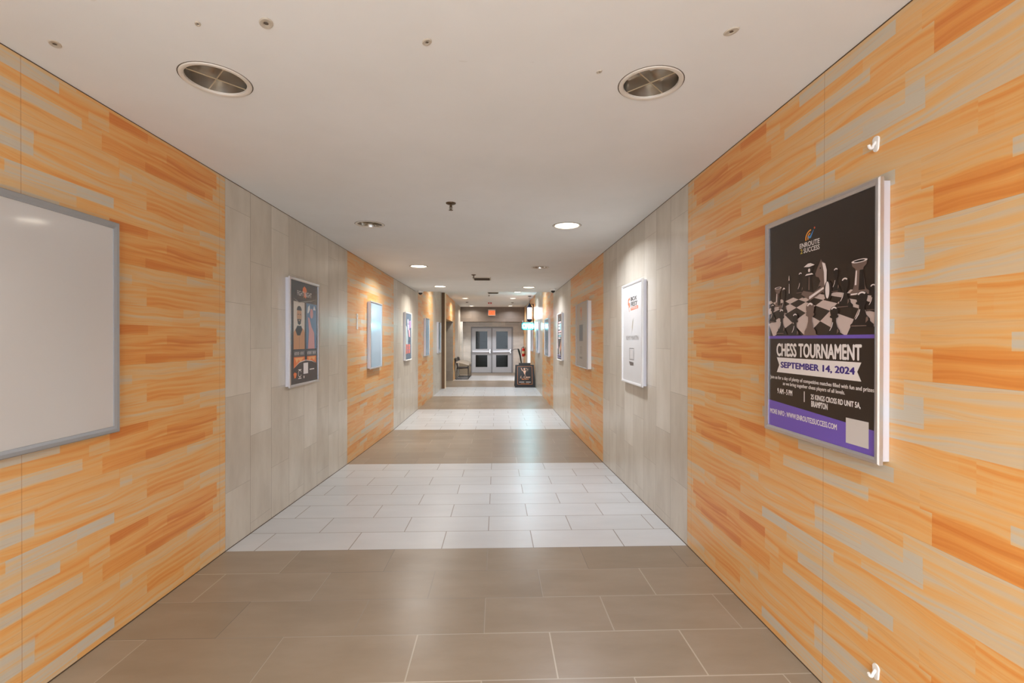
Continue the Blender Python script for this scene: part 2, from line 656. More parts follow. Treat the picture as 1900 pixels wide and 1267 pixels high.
def ceiling(name, x0, x1, y0, y1, z, ztop, holes, m):
    bm = bmesh.new()
    edges = []

    def loop(pts):
        vs = [bm.verts.new((px, py, z)) for px, py in pts]
        for i in range(len(vs)):
            edges.append(bm.edges.new((vs[i], vs[(i + 1) % len(vs)])))
        return vs
    loop([(x0, y0), (x1, y0), (x1, y1), (x0, y1)])
    for hx, hy in holes:
        ring = loop([(hx + RH * math.cos(a * math.pi / 20), hy + RH * math.sin(a * math.pi / 20)) for a in range(40)])
    bmesh.ops.triangle_fill(bm, use_beauty=True, use_dissolve=False, edges=edges)
    for f in bm.faces:
        f.normal_update()
        if f.normal.z > 0:
            f.normal_flip()
    box(bm, x0, x1, y0, y1, z, ztop, skip=('-z',))
    return struct(mesh_obj(name, bm, m))


ceiling('ceiling', XL, XR, Y0, 10.09, ZC, 3.1, [(l[0], l[1]) for l in LIGHTS + BACK_FILL], CEIL)
ceiling('ceiling_far', XL, XR, 10.09, 21.9, ZF, 3.2, [(l[0], l[1]) for l in FAR], CEIL)

# thin shadow joints where the tiled and wooden runs meet the ceiling
for nm, x0, x1 in (('trim_1', XL, XL + 0.002), ('trim_2', XR - 0.002, XR)):
    bm = bmesh.new()
    box(bm, x0, x1, 0.2, 10.0, ZC - 0.0035, ZC - 0.0005)
    struct(mesh_obj(nm, bm, SEAM))
for nm, x0, x1 in (('trim_3', XL, XL + 0.0015), ('trim_4', XR - 0.0015, XR)):
    bm = bmesh.new()
    yl = [1.0, 1.8, 3.04, 5.48, 7.92, 10.36]
    pr_ = None
    for y in yl:
        r_ = [bm.verts.new((x, y, fz(y) + dz)) for x, dz in ((x0, -0.002), (x1, -0.002), (x1, 0.005), (x0, 0.005))]
        if pr_:
            for i in range(4):
                bm.faces.new((pr_[i], pr_[(i + 1) % 4], r_[(i + 1) % 4], r_[i]))
        pr_ = r_
    bmesh.ops.recalc_face_normals(bm, faces=bm.faces)
    struct(mesh_obj(nm, bm, SEAM))

# ---- end wall: bulkhead, door wall, door and frame
YB, YD = 21.15, 21.86
bm = bmesh.new()
box(bm, XF, XR, YB, YD, 2.34, 3.0)
struct(mesh_obj('wall_bulkhead', bm, DARKT))
bm = bmesh.new()
DX0, DX1, DZ = -1.19, 0.765, 2.13
box(bm, XF, DX0, YD, YD + 0.15, -0.1, 3.0)
box(bm, DX1, XR, YD, YD + 0.15, -0.1, 3.0)
box(bm, DX0, DX1, YD, YD + 0.15, DZ, 3.0)
box(bm, XF, -1.53, YB, YD, -0.1, 2.34, mi={'*': 0, '-y': 0})
struct(mesh_obj('wall_end', bm, ENDT))
bm = bmesh.new()
box(bm, -1.536, -1.518, YB - 0.012, YB + 0.01, 0.0, 2.34)
struct(mesh_obj('trim_5', bm, mat('white_corner_guard', (235, 235, 232), 0.4)))
# vestibule beyond the doors
bm = bmesh.new()
for k in range(20):
    z0 = k * 0.15
    box(bm, -1.62, 1.25, 24.2 - 0.012, 24.35, z0 + 0.006, z0 + 0.144)
box(bm, -1.7, 1.3, 24.22, 24.4, -0.1, 3.1)
struct(mesh_obj('wall_vestibule', bm, mat('dark_siding', (120, 120, 114), 0.6, noise=0.1)))
bm = bmesh.new()
box(bm, -1.77, -1.62, YD + 0.04, 24.4, -0.1, 3.1)
box(bm, 1.2491, 1.40, YD + 0.04, 24.4, -0.1, 3.1)
box(bm, -1.77, 1.40, YD + 0.04, 24.4, 3.0, 3.1)
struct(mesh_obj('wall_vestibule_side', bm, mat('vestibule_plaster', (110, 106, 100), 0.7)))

DOORM = mat('grey_painted_door', (196, 200, 208), 0.38, 0.1, noise=0.03, nscale=8)
DOORF = mat('door_frame_grey', (150, 152, 158), 0.4, 0.1)
bm = bmesh.new()
box(bm, DX0, -1.135, YD - 0.02, YD + 0.13, 0, DZ)
box(bm, 0.692, DX1, YD - 0.02, YD + 0.13, 0, DZ)
box(bm, DX0, DX1, YD - 0.021, YD + 0.131, 2.07, DZ)
box(bm, -0.252, -0.192, YD - 0.02, YD + 0.06, 0, 2.07)
struct(mesh_obj('trim_6', bm, DOORF))


def glass_material():
    m = bpy.data.materials.new('door_glass')
    m.use_nodes = True
    nt = m.node_tree
    b = nt.nodes['Principled BSDF']
    b.inputs['Base Color'].default_value = (0.55, 0.58, 0.58, 1)
    b.inputs['Roughness'].default_value = 0.03
    tr = nt.nodes.new('ShaderNodeBsdfTransparent')
    tr.inputs[0].default_value = (0.42, 0.45, 0.44, 1)
    gl = nt.nodes.new('ShaderNodeBsdfGlossy')
    gl.inputs['Roughness'].default_value = 0.02
    fr = nt.nodes.new('ShaderNodeFresnel')
    fr.inputs[0].default_value = 1.30
    mx = nt.nodes.new('ShaderNodeMixShader')
    nt.links.new(fr.outputs[0], mx.inputs[0])
    nt.links.new(tr.outputs[0], mx.inputs[1])
    nt.links.new(gl.outputs[0], mx.inputs[2])
    nt.links.new(mx.outputs[0], nt.nodes['Material Output'].inputs[0])
    return m


GLASS = glass_material()


def door_leaf(name, x0, x1, hinge_right):
    """leaf in world coordinates, glass lights in two openings, push bar"""
    y0, y1 = YD + 0.0, YD + 0.045
    gx0, gx1 = x0 + 0.15, x1 - 0.155
    zs = (0.25, 0.84, 1.085, 1.935)
    bm = bmesh.new()
    box(bm, x0, gx0, y0, y1, 0.012, 2.063)
    box(bm, gx1, x1, y0, y1, 0.012, 2.063)
    box(bm, gx0, gx1, y0, y1, 0.012, zs[0])
    box(bm, gx0, gx1, y0, y1, zs[1], zs[2])
    box(bm, gx0, gx1, y0, y1, zs[3], 2.063)
    d = struct(mesh_obj(name, bm, DOORM))
    for za, zb in ((zs[0], zs[1]), (zs[2], zs[3])):
        bm = bmesh.new()
        box(bm, gx0, gx1, y0 + 0.018, y0 + 0.024, za, zb)
        mesh_obj('pane', bm, GLASS, d)
        bm = bmesh.new()
        t = 0.016
        box(bm, gx0, gx1, y0 - 0.006, y0, zb - t, zb)
        box(bm, gx0, gx1, y0 - 0.006, y0, za, za + t)
        box(bm, gx0, gx0 + t, y0 - 0.006, y0, za, zb)
        box(bm, gx1 - t, gx1, y0 - 0.006, y0, za, zb)
        mesh_obj('glazing_bead', bm, DOORM, d)
    bm = bmesh.new()
    box(bm, x0 + 0.01, x1 - 0.03, y0 - 0.07, y0 - 0.03, 0.945, 1.03, bevel=0.008)
    pb = mesh_obj('push_bar', bm, ALU, d)
    bm = bmesh.new()
    ex = x1 - 0.075
    box(bm, ex, ex + 0.055, y0 - 0.085, y0 + 0.001, 0.90, 1.10, bevel=0.008)
    box(bm, x0 + 0.01, x0 + 0.05, y0 - 0.06, y0 + 0.001, 0.935, 1.04, bevel=0.005)
    mesh_obj('latch_case', bm, mat('bright_chrome', (225, 225, 228), 0.2, 0.9), d)
    return d


door_leaf('door_1', -1.133, -0.255, False)
door_leaf('door_2', -0.189, 0.689, True)

# ---- barber shop room behind the doorway in the right wall
bm = bmesh.new()
x0, x1, y0, y1 = XR + 0.15, 3.4, 16.4, 19.8
box(bm, x1, x1 + 0.1, y0, y1, -0.05, 2.7)
box(bm, x0, x1, y0 - 0.1, y0, -0.05, 2.7)
box(bm, x0, x1, y1, y1 + 0.1, -0.05, 2.7)
box(bm, x0, x1, y0, y1, 2.6, 2.7)
struct(mesh_obj('wall_shop', bm, mat('shop_wall_paint', (190, 190, 192), 0.6)))
bm = bmesh.new()
box(bm, XR - 0.012, XR + 0.155, SH1 - 0.07, SH1, 0.0, SHZ)
box(bm, XR - 0.012, XR + 0.155, SH0, SH0 + 0.05, 0.0, SHZ)
box(bm, XR - 0.012, XR + 0.155, SH0, SH1, SHZ - 0.05, SHZ)
struct(mesh_obj('trim_7', bm, mat('white_door_jamb', (240, 240, 240), 0.35)))


# ================================================================== DOWNLIGHTS
CHROME = mat('chrome_reflector', (226, 222, 216), 0.22, 1.0)
RING = mat('downlight_ring_paint', (214, 206, 194), 0.45)
RIM = mat('ring_dark_outline', (92, 80, 66), 0.8)  # thin dark outline around the trim ring
LENS = mat('lit_lens', (255, 250, 240), 0.5, emit=(255, 244, 226), estr=7.0)
BULB = mat('dark_bulb_glass', (200, 200, 205), 0.12, 0.3)
BLADE = mat('louvre_blade_metal', (205, 198, 186), 0.25, 0.9)


def downlight(x, y, zc, lit, label, group, watts=None):
    t = thing('recessed_downlight', label, 'ceiling light', (x, y, zc), 0, group)
    bm = bmesh.new()
    lathe(bm, [(0.106, 0.004), (0.108, -0.003), (0.116, -0.006), (0.124, -0.004), (0.1255, 0.0)], n=48, cap=False)
    mesh_obj('trim_ring', bm, RING, t, smooth=True)
    bm = bmesh.new()
    lathe(bm, [(0.1255, 0.0), (0.1275, -0.0015), (0.129, 0.0)], n=48, cap=False)
    mesh_obj('dark_outline', bm, RIM, t)
    bm = bmesh.new()
    lathe(bm, [(0.107, 0.0), (0.105, 0.02), (0.100, 0.045), (0.090, 0.07), (0.070, 0.09), (0.036, 0.10), (0.0005, 0.10)], n=48, cap=False)
    mesh_obj('reflector', bm, CHROME, t, smooth=True)
    if lit:
        bm = bmesh.new()
        lathe(bm, [(0.0005, 0.006), (0.102, 0.006), (0.103, 0.009)], n=48, cap=False)
        mesh_obj('lens', bm, LENS, t)
        ld = bpy.data.lights.new('lamp_light', 'AREA')
        ld.shape = 'DISK'
        ld.size = 0.19
        ld.energy = watts or LAMP_W
        ld.color = (LAMP_WARM if y < 1 else LAMP_MID) if x < 0 else LAMP_COOL
        ld.spread = math.radians(150)
        lo = bpy.data.objects.new('lamp_light', ld)
        link(lo, t)
        lo.location = (0, 0, -0.001)
    else:
        for a in (0.80, -0.80):
            bm = bmesh.new()
            box(bm, -0.1, 0.1, -0.0008, 0.0008, 0.006, 0.050)
            box(bm, -0.105, 0.105, -0.0014, 0.0014, 0.003, 0.006, mi=1)  # pale lip colour stands in for light caught on the blade edge
            b = mesh_obj('louvre_blade', bm, [BLADE, mat('blade_edge_glint', (176, 158, 130), 0.5)], t)
            b.rotation_euler = (0, 0, a)
        bm = bmesh.new()
        lathe(bm, [(0.0005, 0.058), (0.018, 0.061), (0.030, 0.072), (0.032, 0.085), (0.018, 0.10)], n=24, cap=False)
        mesh_obj('bulb', bm, BULB, t, smooth=True)
    return t


near_lab = ['unlit recessed downlight with crossed blades in the near ceiling, on the left', 'unlit recessed downlight with crossed blades in the near ceiling, on the right',
            'small unlit downlight left of the lit one, just past the nearest pair', 'lit round downlight over the white sponsor poster, nearest lit lamp',
            'lit downlight on the left of the ceiling, second row of small lamps', 'unlit dark downlight on the right, behind the bright sponsor-poster lamp',
            'lit downlight near the left end of the low ceiling, by the dome camera', 'lit downlight near the right end of the low ceiling, by the dome camera']
for (x, y, lit), lb in zip(LIGHTS, near_lab):
    downlight(x, y, ZC, lit, lb, 'downlights in the low ceiling')
for x, y, lit in BACK_FILL:
    downlight(x, y, ZC, lit, 'added fill downlight in the ceiling behind the viewer, ' + ('left of' if x < 0 else 'right of') + ' the pair ' + ('nearest the camera' if y > -1 else 'at the corridor mouth'), 'added fill downlights behind the viewer', LAMP_W * (1.5 if x < 0 else 1.9))
far_lab = ['lit downlight at the right just past the low ceiling edge, beside the far vent', 'lit downlight above the left recess opening in the high ceiling', 'lit downlight on the right of the high ceiling, near the hanging pole lamp',
           'lit downlight before the bulkhead, on the left above the chairs', 'lit downlight before the bulkhead, on the right', 'left added fill downlight in the high ceiling hidden behind the low ceiling edge', 'right added fill downlight in the high ceiling hidden behind the low ceiling edge']
for (x, y, lit), lb in zip(FAR, far_lab):
    downlight(x, y, ZF, lit, lb, 'downlights in the high ceiling')


# ================================================================== POSTER FRAMES
def frame_box(side, yc, w_, z0, z1, label, group=None, D=0.045, fw=0.022, flange=0.010, face=ALU, body=ALUW):
    """wall box with snap frame; local x = reading direction, -y = out of the wall"""
    h = z1 - z0
    if side == 'L':
        t = thing('poster_frame', label, 'poster', (XL, yc, z0), math.pi / 2, group)
    else:
        t = thing('poster_frame', label, 'poster', (XR, yc, z0), -math.pi / 2, group)
    bm = bmesh.new()
    i = flange
    box(bm, -w_ / 2 + i, w_ / 2 - i, -D + 0.012, -0.0005, i, h - i)
    mesh_obj('back_box', bm, body, t)
    bm = bmesh.new()
    # mitred rounded profile frame
    prof = [(0, D - 0.016), (0.0, D - 0.004), (0.004, D), (fw * 0.6, D - 0.001), (fw, D - 0.005), (fw, D - 0.010)]
    rings = []
    for o_, dep in prof:
        xs0, xs1, za, zb = -w_ / 2 + o_, w_ / 2 - o_, o_, h - o_
        rings.append([bm.verts.new((x, -dep, z)) for x, z in ((xs0, za), (xs1, za), (xs1, zb), (xs0, zb))])
    for a, b in zip(rings, rings[1:]):
        for k in range(4):
            bm.faces.new((a[k], a[(k + 1) % 4], b[(k + 1) % 4], b[k]))
    bmesh.ops.recalc_face_normals(bm, faces=bm.faces)
    mesh_obj('snap_frame', bm, face, t)
    return t, w_ - 2 * fw, h - 2 * fw, -(D - 0.0095), fw


ZP0, ZP1, WP = 1.134, 2.047, 0.635


def sheet(t, pw, ph, py, fw, m, name='print'):
    bm = bmesh.new()
    box(bm, -pw / 2 - 0.001, pw / 2 + 0.001, py, py + 0.002, fw - 0.001, fw + ph + 0.001)
    return mesh_obj(name, bm, m, t)


# ---- L1 big blank board
t, pw, ph, py, fw = frame_box('L', 1.235, 1.87, 1.116, 2.048, 'large blank white backlit-type board in grey metal frame, nearest on the left wall', D=0.03, fw=0.028, flange=0.004, face=STEEL)
t.name = 'display_board'
t['category'] = 'board'
sheet(t, pw, ph, py, fw, mat('white_gloss_panel', (198, 196, 194), 0.07, noise=0.02, nscale=2), 'white_panel')

LY = [3.88 + 2.43 * k + WP / 2 for k in range(5)]
RY = [1.447 + 2.43 * k + WP / 2 for k in range(7)]


# ---- R1 chess tournament
def col(*rgb, rough=0.35, name=None):
    return mat(name or 'print_%d_%d_%d' % rgb, rgb, rough)


INK = col(44, 34, 28, name='poster_black_brown', rough=0.28)
PUR = col(108, 84, 178, name='poster_purple', rough=0.3)
PURD = col(62, 44, 128, name='poster_dark_purple')
PWHT = col(224, 218, 216, name='poster_white')
t, pw, ph, py, fw = frame_box('R', RY[0], WP, ZP0, ZP1, 'chess tournament poster in silver frame on the right wooden wall, nearest the viewer', 'silver framed wall posters')
pr = sheet(t, pw, ph, py, fw, INK)
B = fw


def PX(a):
    return -pw / 2 + a * pw


def PZ(b):
    return B + b * ph


LIGHTSQ = col(196, 178, 172, name='chess_light_square')
DARKSQ = col(58, 42, 34, name='chess_dark_square')
PCE = col(30, 22, 20, name='chess_piece_dark', rough=0.3)
PHI = col(226, 214, 212, name='chess_highlight')
PMD = col(112, 92, 84, name='chess_piece_grey')
cz0, cz1 = 0.452, 0.80            # picture band on the sheet (fractions)
polys = []
hor = 0.735


def gp(X, Y):
    d = Y + 1.25
    return (0.42 + 0.62 * X / d, hor - 0.36 / d)


s_ = 0.52
for i in range(-6, 12):
    for j in range(-10, 12):
        if (i + j) % 2:
            continue
        q = []
        for di, dj in ((0, 0), (1, 0), (1, 1), (0, 1)):
            U, Vv = (i + di) * s_, (j + dj) * s_
            X, Y = (U - Vv) * 0.7071, (U + Vv) * 0.7071
            q.append((X, Y))
        if min(p[1] for p in q) < -0.75 or max(p[1] for p in q) > 2.6 or max(abs(p[0]) for p in q) > 2.9:
            continue
        P = clip([gp(*p) for p in q], 0, 1, cz0, 0.70)
        if len(P) > 2:
            polys.append((0, [(PX(a), PZ(b)) for a, b in P]))


def piece(kind, a, b0, b1, w_, dark=2):
    """silhouette in sheet fractions; returns layered polygons"""
    H_ = b1 - b0
    out = []

    def S(pts, mi):
        out.append((mi, [(PX(min(1, max(0, a + p[0] * w_))), PZ(max(cz0, b0 + p[1] * H_))) for p in pts]))
    if kind == 'pawn':
        L = [(-.5, 0), (-.5, .08), (-.36, .16), (-.34, .24), (-.2, .34), (-.12, .5), (-.12, .62), (-.26, .66), (-.26, .70), (-.2, .72)]
        head = ell(0, .85, .25, .155, 200, -20, 14)
        pts = L + head + [(-x, z) for x, z in reversed(L)]
        S(pts, dark)
        S([(-.24, .24), (-.12, .36), (-.06, .5), (-.10, .5), (-.17, .36), (-.30, .22)], 3 if dark == 2 else 4)
        S([(.16, .12), (.28, .20), (.24, .30), (.18, .26)], 4)
        S(arc_band(0, .85, .155 * .62, .155 * .92, 40, 150, 8, sx=1.5), 3)
        S([(-.46, .03), (.2, .03), (.2, .055), (-.46, .06)], 4)
    elif kind == 'rook':
        pts = [(-.5, 0), (-.5, .1), (-.36, .16), (-.30, .26), (-.20, .7), (-.22, .78), (-.38, .86), (-.42, 1.0), (.42, 1.0), (.38, .86), (.22, .78), (.20, .7), (.30, .26), (.36, .16), (.5, .1), (.5, 0)]
        S(pts, 4)
        S([(-.04, .14), (.30, .14), (.20, .72), (.02, .72)], 2)
        S(ell(0, .985, .42, .05), 3)
        S(ell(0, .985, .30, .03), 2)
        S([(-.24, .3), (-.15, .3), (-.12, .72), (-.18, .72)], 3)
        S([(-.45, .02), (.1, .02), (.1, .06), (-.45, .06)], 3)
    elif kind == 'bishop':
        L = [(-.5, 0), (-.48, .08), (-.24, .18), (-.14, .45), (-.12, .62), (-.28, .66), (-.18, .70), (-.22, .78)]
        pts = L + [(-.1, .92), (0, 1.0), (.1, .92)] + [(-x, z) for x, z in reversed(L)]
        S(pts, dark)
        S([(-.12, .74), (.02, .74), (-.02, .95), (-.08, .9)], 3)
        S([(-.06, .2), (.03, .2), (.0, .6), (-.05, .6)], 3)
    elif kind == 'king':
        L = [(-.5, 0), (-.5, .07), (-.3, .14), (-.2, .28), (-.16, .55), (-.34, .60), (-.34, .64), (-.2, .68), (-.42, .86), (-.30, .90)]
        pts = L + [(-.08, .93), (-.08, 1.0), (.08, 1.0), (.08, .93)] + [(-x, z) for x, z in reversed(L)]
        S(pts, 2)
        S([(-.42, .86), (-.1, .93), (.1, .93), (.42, .86), (0, .83)], 3)
        S([(-.32, .61), (.32, .61), (.2, .65), (-.2, .65)], 3)
        S([(-.05, .2), (.03, .2), (.03, .56), (-.03, .56)], 4)
        S(ell(.0, .74, .08, .05), 3)
    elif kind == 'knight':
        pts = [(-.4, 0), (-.4, .1), (-.26, .2), (-.10, .36), (-.22, .48), (-.44, .52), (-.48, .60), (-.30, .78), (-.16, .9), (-.06, 1.0), (.02, .93), (.26, .86), (.38, .66), (.36, .4), (.34, .2), (.42, .1), (.42, 0)]
        S(pts, 4)
        S([(.02, .90), (.24, .84), (.36, .64), (.34, .22), (.20, .2), (.16, .6)], 3)
        S([(-.4, 0), (-.4, .1), (-.2, .22), (.1, .2), (.1, 0)], 2)
        S(ell(-.1, .74, .05, .025), 2)
    return out


plist = [('bishop', .245, .630, .745, .075), ('pawn', .365, .645, .742, .09), ('king', .455, .622, .785, .13), ('knight', .575, .632, .780, .125), ('pawn', .700, .628, .728, .09),
         ('rook', .115, .587, .690, .10), ('pawn', .185, .560, .686, .08), ('rook', .885, .605, .738, .14), ('pawn', .050, .520, .610, .09),
         ('pawn', .775, .560, .682, .13), ('pawn', .160, .458, .582, .12), ('pawn', .905, .480, .618, .17), ('pawn', .985, .540, .640, .10)]
for p in plist:
    polys += piece(*p)
# toppled piece
polys += [(4, [(PX(.38), PZ(.640)), (PX(.47), PZ(.606)), (PX(.62), PZ(.645)), (PX(.60), PZ(.668)), (PX(.50), PZ(.640)), (PX(.40), PZ(.655))]),
          (3, [(PX(.46), PZ(.612)), (PX(.60), PZ(.650)), (PX(.595), PZ(.658)), (PX(.46), PZ(.625))]),
          (2, [(PX(x), PZ(z)) for x, z in ell(.635, .640, .035, .042)]), (3, [(PX(x), PZ(z)) for x, z in ell(.630, .642, .018, .036)])]
polys += piece('pawn', .315, .440, .555, .12) + piece('pawn', .470, .430, .598, .16, 4) + piece('pawn', .690, .440, .570, .14)
polys = [(mi_, [(x, max(PZ(cz0), z)) for x, z in P]) for mi_, P in polys]
flat('chess_picture', polys, [LIGHTSQ, DARKSQ, PCE, PHI, PMD], pr, py - 0.0002, 0.00003)
yy = py - 0.006
yt = py - 0.0004
flat('purple_band', [(0, rect(PX(0), PX(1), PZ(.438), PZ(.452))), (0, [(PX(0), PZ(0)), (PX(1), PZ(0)), (PX(1), PZ(.095)), (PX(0), PZ(.128))])], [PUR], pr, yt)
text('title_lettering', 'CHESS TOURNAMENT', PX(.5), PZ(.383), pw * .80, ph * .060, PWHT, pr, yt - .0002, bold=.036)
flat('date_banner', [(0, [(PX(.10), PZ(.345)), (PX(.90), PZ(.345)), (PX(.87), PZ(.308)), (PX(.90), PZ(.272)), (PX(.10), PZ(.272)), (PX(.13), PZ(.308))])], [PWHT], pr, yt)
text('date_lettering', 'SEPTEMBER 14, 2024', PX(.5), PZ(.308), pw * .70, ph * .032, PURD, pr, yt - .0002, bold=.040)
text('invitation_lettering', 'Join us for a day of plenty of competitive matches filled with fun and prizes', PX(.505), PZ(.243), pw * .97, ph * .021, PWHT, pr, yt, bold=.022)
text('invitation_lettering', 'as we bring together chess players of all levels.', PX(.475), PZ(.218), pw * .60, ph * .021, PWHT, pr, yt, bold=.022)
text('time_lettering', '9 AM - 5 PM', PX(.195), PZ(.180), pw * .17, ph * .025, PWHT, pr, yt, bold=.035)
flat('divider_line', [(0, rect(PX(.405), PX(.413), PZ(.150), PZ(.198)))], [PWHT], pr, yt)
text('address_lettering', '25 KINGS CROSS RD UNIT 5A,', PX(.685), PZ(.178), pw * .42, ph * .025, PWHT, pr, yt, bold=.035)
text('address_lettering', 'BRAMPTON', PX(.555), PZ(.149), pw * .150, ph * .025, PWHT, pr, yt, bold=.035)
text('web_lettering', 'MORE INFO : WWW.ENROUTE2SUCCESS.COM', PX(.365), PZ(.073), pw * .69, ph * .023, PWHT, pr, yt - .0002, bold=.025)
flat('white_card', [(0, rect(PX(.785), PX(.955), PZ(.022), PZ(.122)))], [col(200, 194, 190, name='pale_card')], pr, yt - .0004)
text('logo_lettering', 'ENROUTE', PX(.455), PZ(.862), pw * .195, ph * .021, PWHT, pr, yt, bold=.018)
text('logo_lettering', 'SUCCESS', PX(.475), PZ(.836), pw * .155, ph * .021, PWHT, pr, yt, bold=.018)
text('logo_numeral', '2', PX(.375), PZ(.836), pw * .022, ph * .020, col(214, 188, 70, name='gold_ink'), pr, yt, bold=.01)
ORG = col(226, 148, 44, name='logo_orange')
BLU = col(70, 140, 206, name='logo_blue')
flat('logo_mark', [(0, arc_band(PX(.475), PZ(.888), ph * .030, ph * .036, 95, 195, 10, 1.15)), (0, arc_band(PX(.475), PZ(.888), ph * .018, ph * .024, 110, 200, 8, 1.15)),
                   (1, [(PX(.435), PZ(.902)), (PX(.458), PZ(.893)), (PX(.500), PZ(.920)), (PX(.470), PZ(.886)), (PX(.450), PZ(.884))]),
                   (2, ell(PX(.505), PZ(.925), .004, .004))], [ORG, BLU, col(200, 90, 50, name='logo_red')], pr, yt)

# ---- R2 white sponsor poster
t, pw, ph, py, fw = frame_box('R', RY[1], WP, ZP0, ZP1, 'white sponsor poster with orange and black logo on the right grey tiles', 'silver framed wall posters', face=mat('white_silver_frame', (226, 226, 226), 0.3, 0.3), body=mat('pale_side', (224, 224, 232), 0.35, 0.1))
pr = sheet(t, pw, ph, py, fw, mat('white_vinyl', (208, 206, 204), 0.25, noise=0.03, nscale=5))
yt = py - 0.0004
OR2 = col(236, 120, 86, name='coral_ink')
BK = col(40, 38, 38, name='black_ink')
GR = col(130, 124, 118, name='grey_ink')
text('logo_lettering', 'BOX', PX(.60), PZ(.855), pw * .30, ph * .042, BK, pr, yt, bold=.03)
text('logo_lettering', 'FEST', PX(.62), PZ(.800), pw * .32, ph * .042, BK, pr, yt, bold=.03)
flat('sponsor_tag', [(0, [(PX(.44), PZ(.735)), (PX(.82), PZ(.745)), (PX(.82), PZ(.775)), (PX(.44), PZ(.768))])], [OR2], pr, yt)
text('sponsor_lettering', 'SPONSOR', PX(.63), PZ(.756), pw * .33, ph * .020, PWHT, pr, yt - .0003, bold=.01)
flat('logo_mark', [(0, [(PX(.30), PZ(.86)), (PX(.40), PZ(.875)), (PX(.40), PZ(.85)), (PX(.34), PZ(.845)), (PX(.34), PZ(.82)), (PX(.40), PZ(.815)), (PX(.41), PZ(.775)), (PX(.36), PZ(.765)), (PX(.35), PZ(.79)), (PX(.29), PZ(.80))]),
                   (0, arc_band(PX(.46), PZ(.80), ph * .085, ph * .095, 170, 235, 8, 1.0))], [OR2], pr, yt)
flat('figure_emblem', [(0, [(PX(.50), PZ(.655)), (PX(.535), PZ(.62)), (PX(.60), PZ(.655)), (PX(.57), PZ(.60)), (PX(.56), PZ(.565)), (PX(.53), PZ(.52)), (PX(.51), PZ(.51)), (PX(.525), PZ(.545)), (PX(.49), PZ(.56)), (PX(.52), PZ(.585)), (PX(.53), PZ(.61))])],
     [col(176, 168, 152, name='pewter_ink')], pr, yt)
text('sponsor_name', 'REMY MARTIN', PX(.52), PZ(.452), pw * .64, ph * .044, GR, pr, yt, bold=.01)
fr = []
for a0, a1, b0, b1 in ((.38, .62, .340, .346), (.38, .62, .225, .231), (.38, .395, .225, .346), (.605, .62, .225, .346)):
    fr.append((0, rect(PX(a0), PX(a1), PZ(b0), PZ(b1))))
fr.append((0, [(PX(.36), PZ(.207)), (PX(.60), PZ(.200)), (PX(.60), PZ(.168)), (PX(.42), PZ(.165))]))
fr.append((1, rect(PX(.42), PX(.58), PZ(.245), PZ(.325))))
flat('code_frame', fr, [col(96, 90, 88, name='dark_grey_ink'), col(196, 192, 188, name='light_grey_ink')], pr, yt)

# ---- R3 grey wide poster
t, pw, ph, py, fw = frame_box('R', 6.62, 0.90, 1.140, 2.055, 'plain grey poster with small orange emblem on the right wooden wall', 'silver framed wall posters', D=0.06, fw=0.012, flange=0.004, body=WHITEP, face=mat('slim_grey_edge', (176, 174, 174), 0.4, 0.3))
pr = sheet(t, pw, ph, py, fw, mat('grey_vinyl', (176, 170, 162), 0.3, noise=0.03, nscale=4))
yt = py - 0.0004
flat('orange_emblem', [(0, ell(PX(.46), PZ(.88), .07, .05)), (0, [(PX(.42), PZ(.84)), (PX(.52), PZ(.84)), (PX(.52), PZ(.78)), (PX(.47), PZ(.75))]), (0, rect(PX(.44), PX(.54), PZ(.725), PZ(.745))), (1, ell(PX(.44), PZ(.88), .014, .02)), (1, ell(PX(.50), PZ(.885), .012, .018))],
     [col(214, 150, 116, name='faded_orange'), col(170, 110, 90, name='faded_red')], pr, yt)
flat('grey_block', [(0, rect(PX(.30), PX(.62), PZ(.395), PZ(.655)))], [col(120, 122, 128, name='slate_block')], pr, yt)
sm = []
for k in range(6):
    sm.append((0, rect(PX(.36), PX(.56), PZ(.30 - k * .022), PZ(.308 - k * .022))))
sm.append((0, rect(PX(.34), PX(.58), PZ(.115), PZ(.145))))
flat('small_print', sm, [col(138, 134, 130, name='mid_grey_ink')], pr, yt)

# ---- R4 dark busy poster
t, pw, ph, py, fw = frame_box('R', RY[3], WP, ZP0, ZP1, 'dark poster with stacked white words on the right grey tiles', 'silver framed wall posters', face=WHITEP)
pr = sheet(t, pw, ph, py, fw, col(66, 64, 62, name='charcoal_print', rough=.22))
yt = py - 0.0004
rows = [(1, .22, .86, .80, .835), (0, .18, .90, .735, .78), (0, .18, .62, .66, .72), (2, .66, .92, .62, .78), (1, .20, .92, .595, .635), (0, .20, .9, .545, .575), (2, .25, .9, .50, .53), (0, .2, .75, .455, .485)]
flat('headline_blocks', [(m_, rect(PX(a), PX(b), PZ(c), PZ(d))) for m_, a, b, c, d in rows] +
     [(1, [(PX(.0), PZ(.25)), (PX(.2), PZ(.45)), (PX(.12), PZ(.22))]), (3, [(PX(.55), PZ(.22)), (PX(.85), PZ(.42)), (PX(.9), PZ(.28)), (PX(.7), PZ(.16))]),
      (0, [(PX(.35), PZ(.30)), (PX(.5), PZ(.24)), (PX(.7), PZ(.08)), (PX(.5), PZ(.07))]), (4, rect(PX(.05), PX(.95), PZ(.03), PZ(.055))), (4, rect(PX(.05), PX(.8), PZ(.08), PZ(.10))), (2, ell(PX(.5), PZ(.89), .012, .012))],
     [PWHT, col(232, 190, 190, name='pale_pink_ink'), col(150, 200, 206, name='pale_cyan_ink'), col(206, 140, 110, name='salmon_ink'), col(120, 124, 170, name='lavender_ink')], pr, yt)

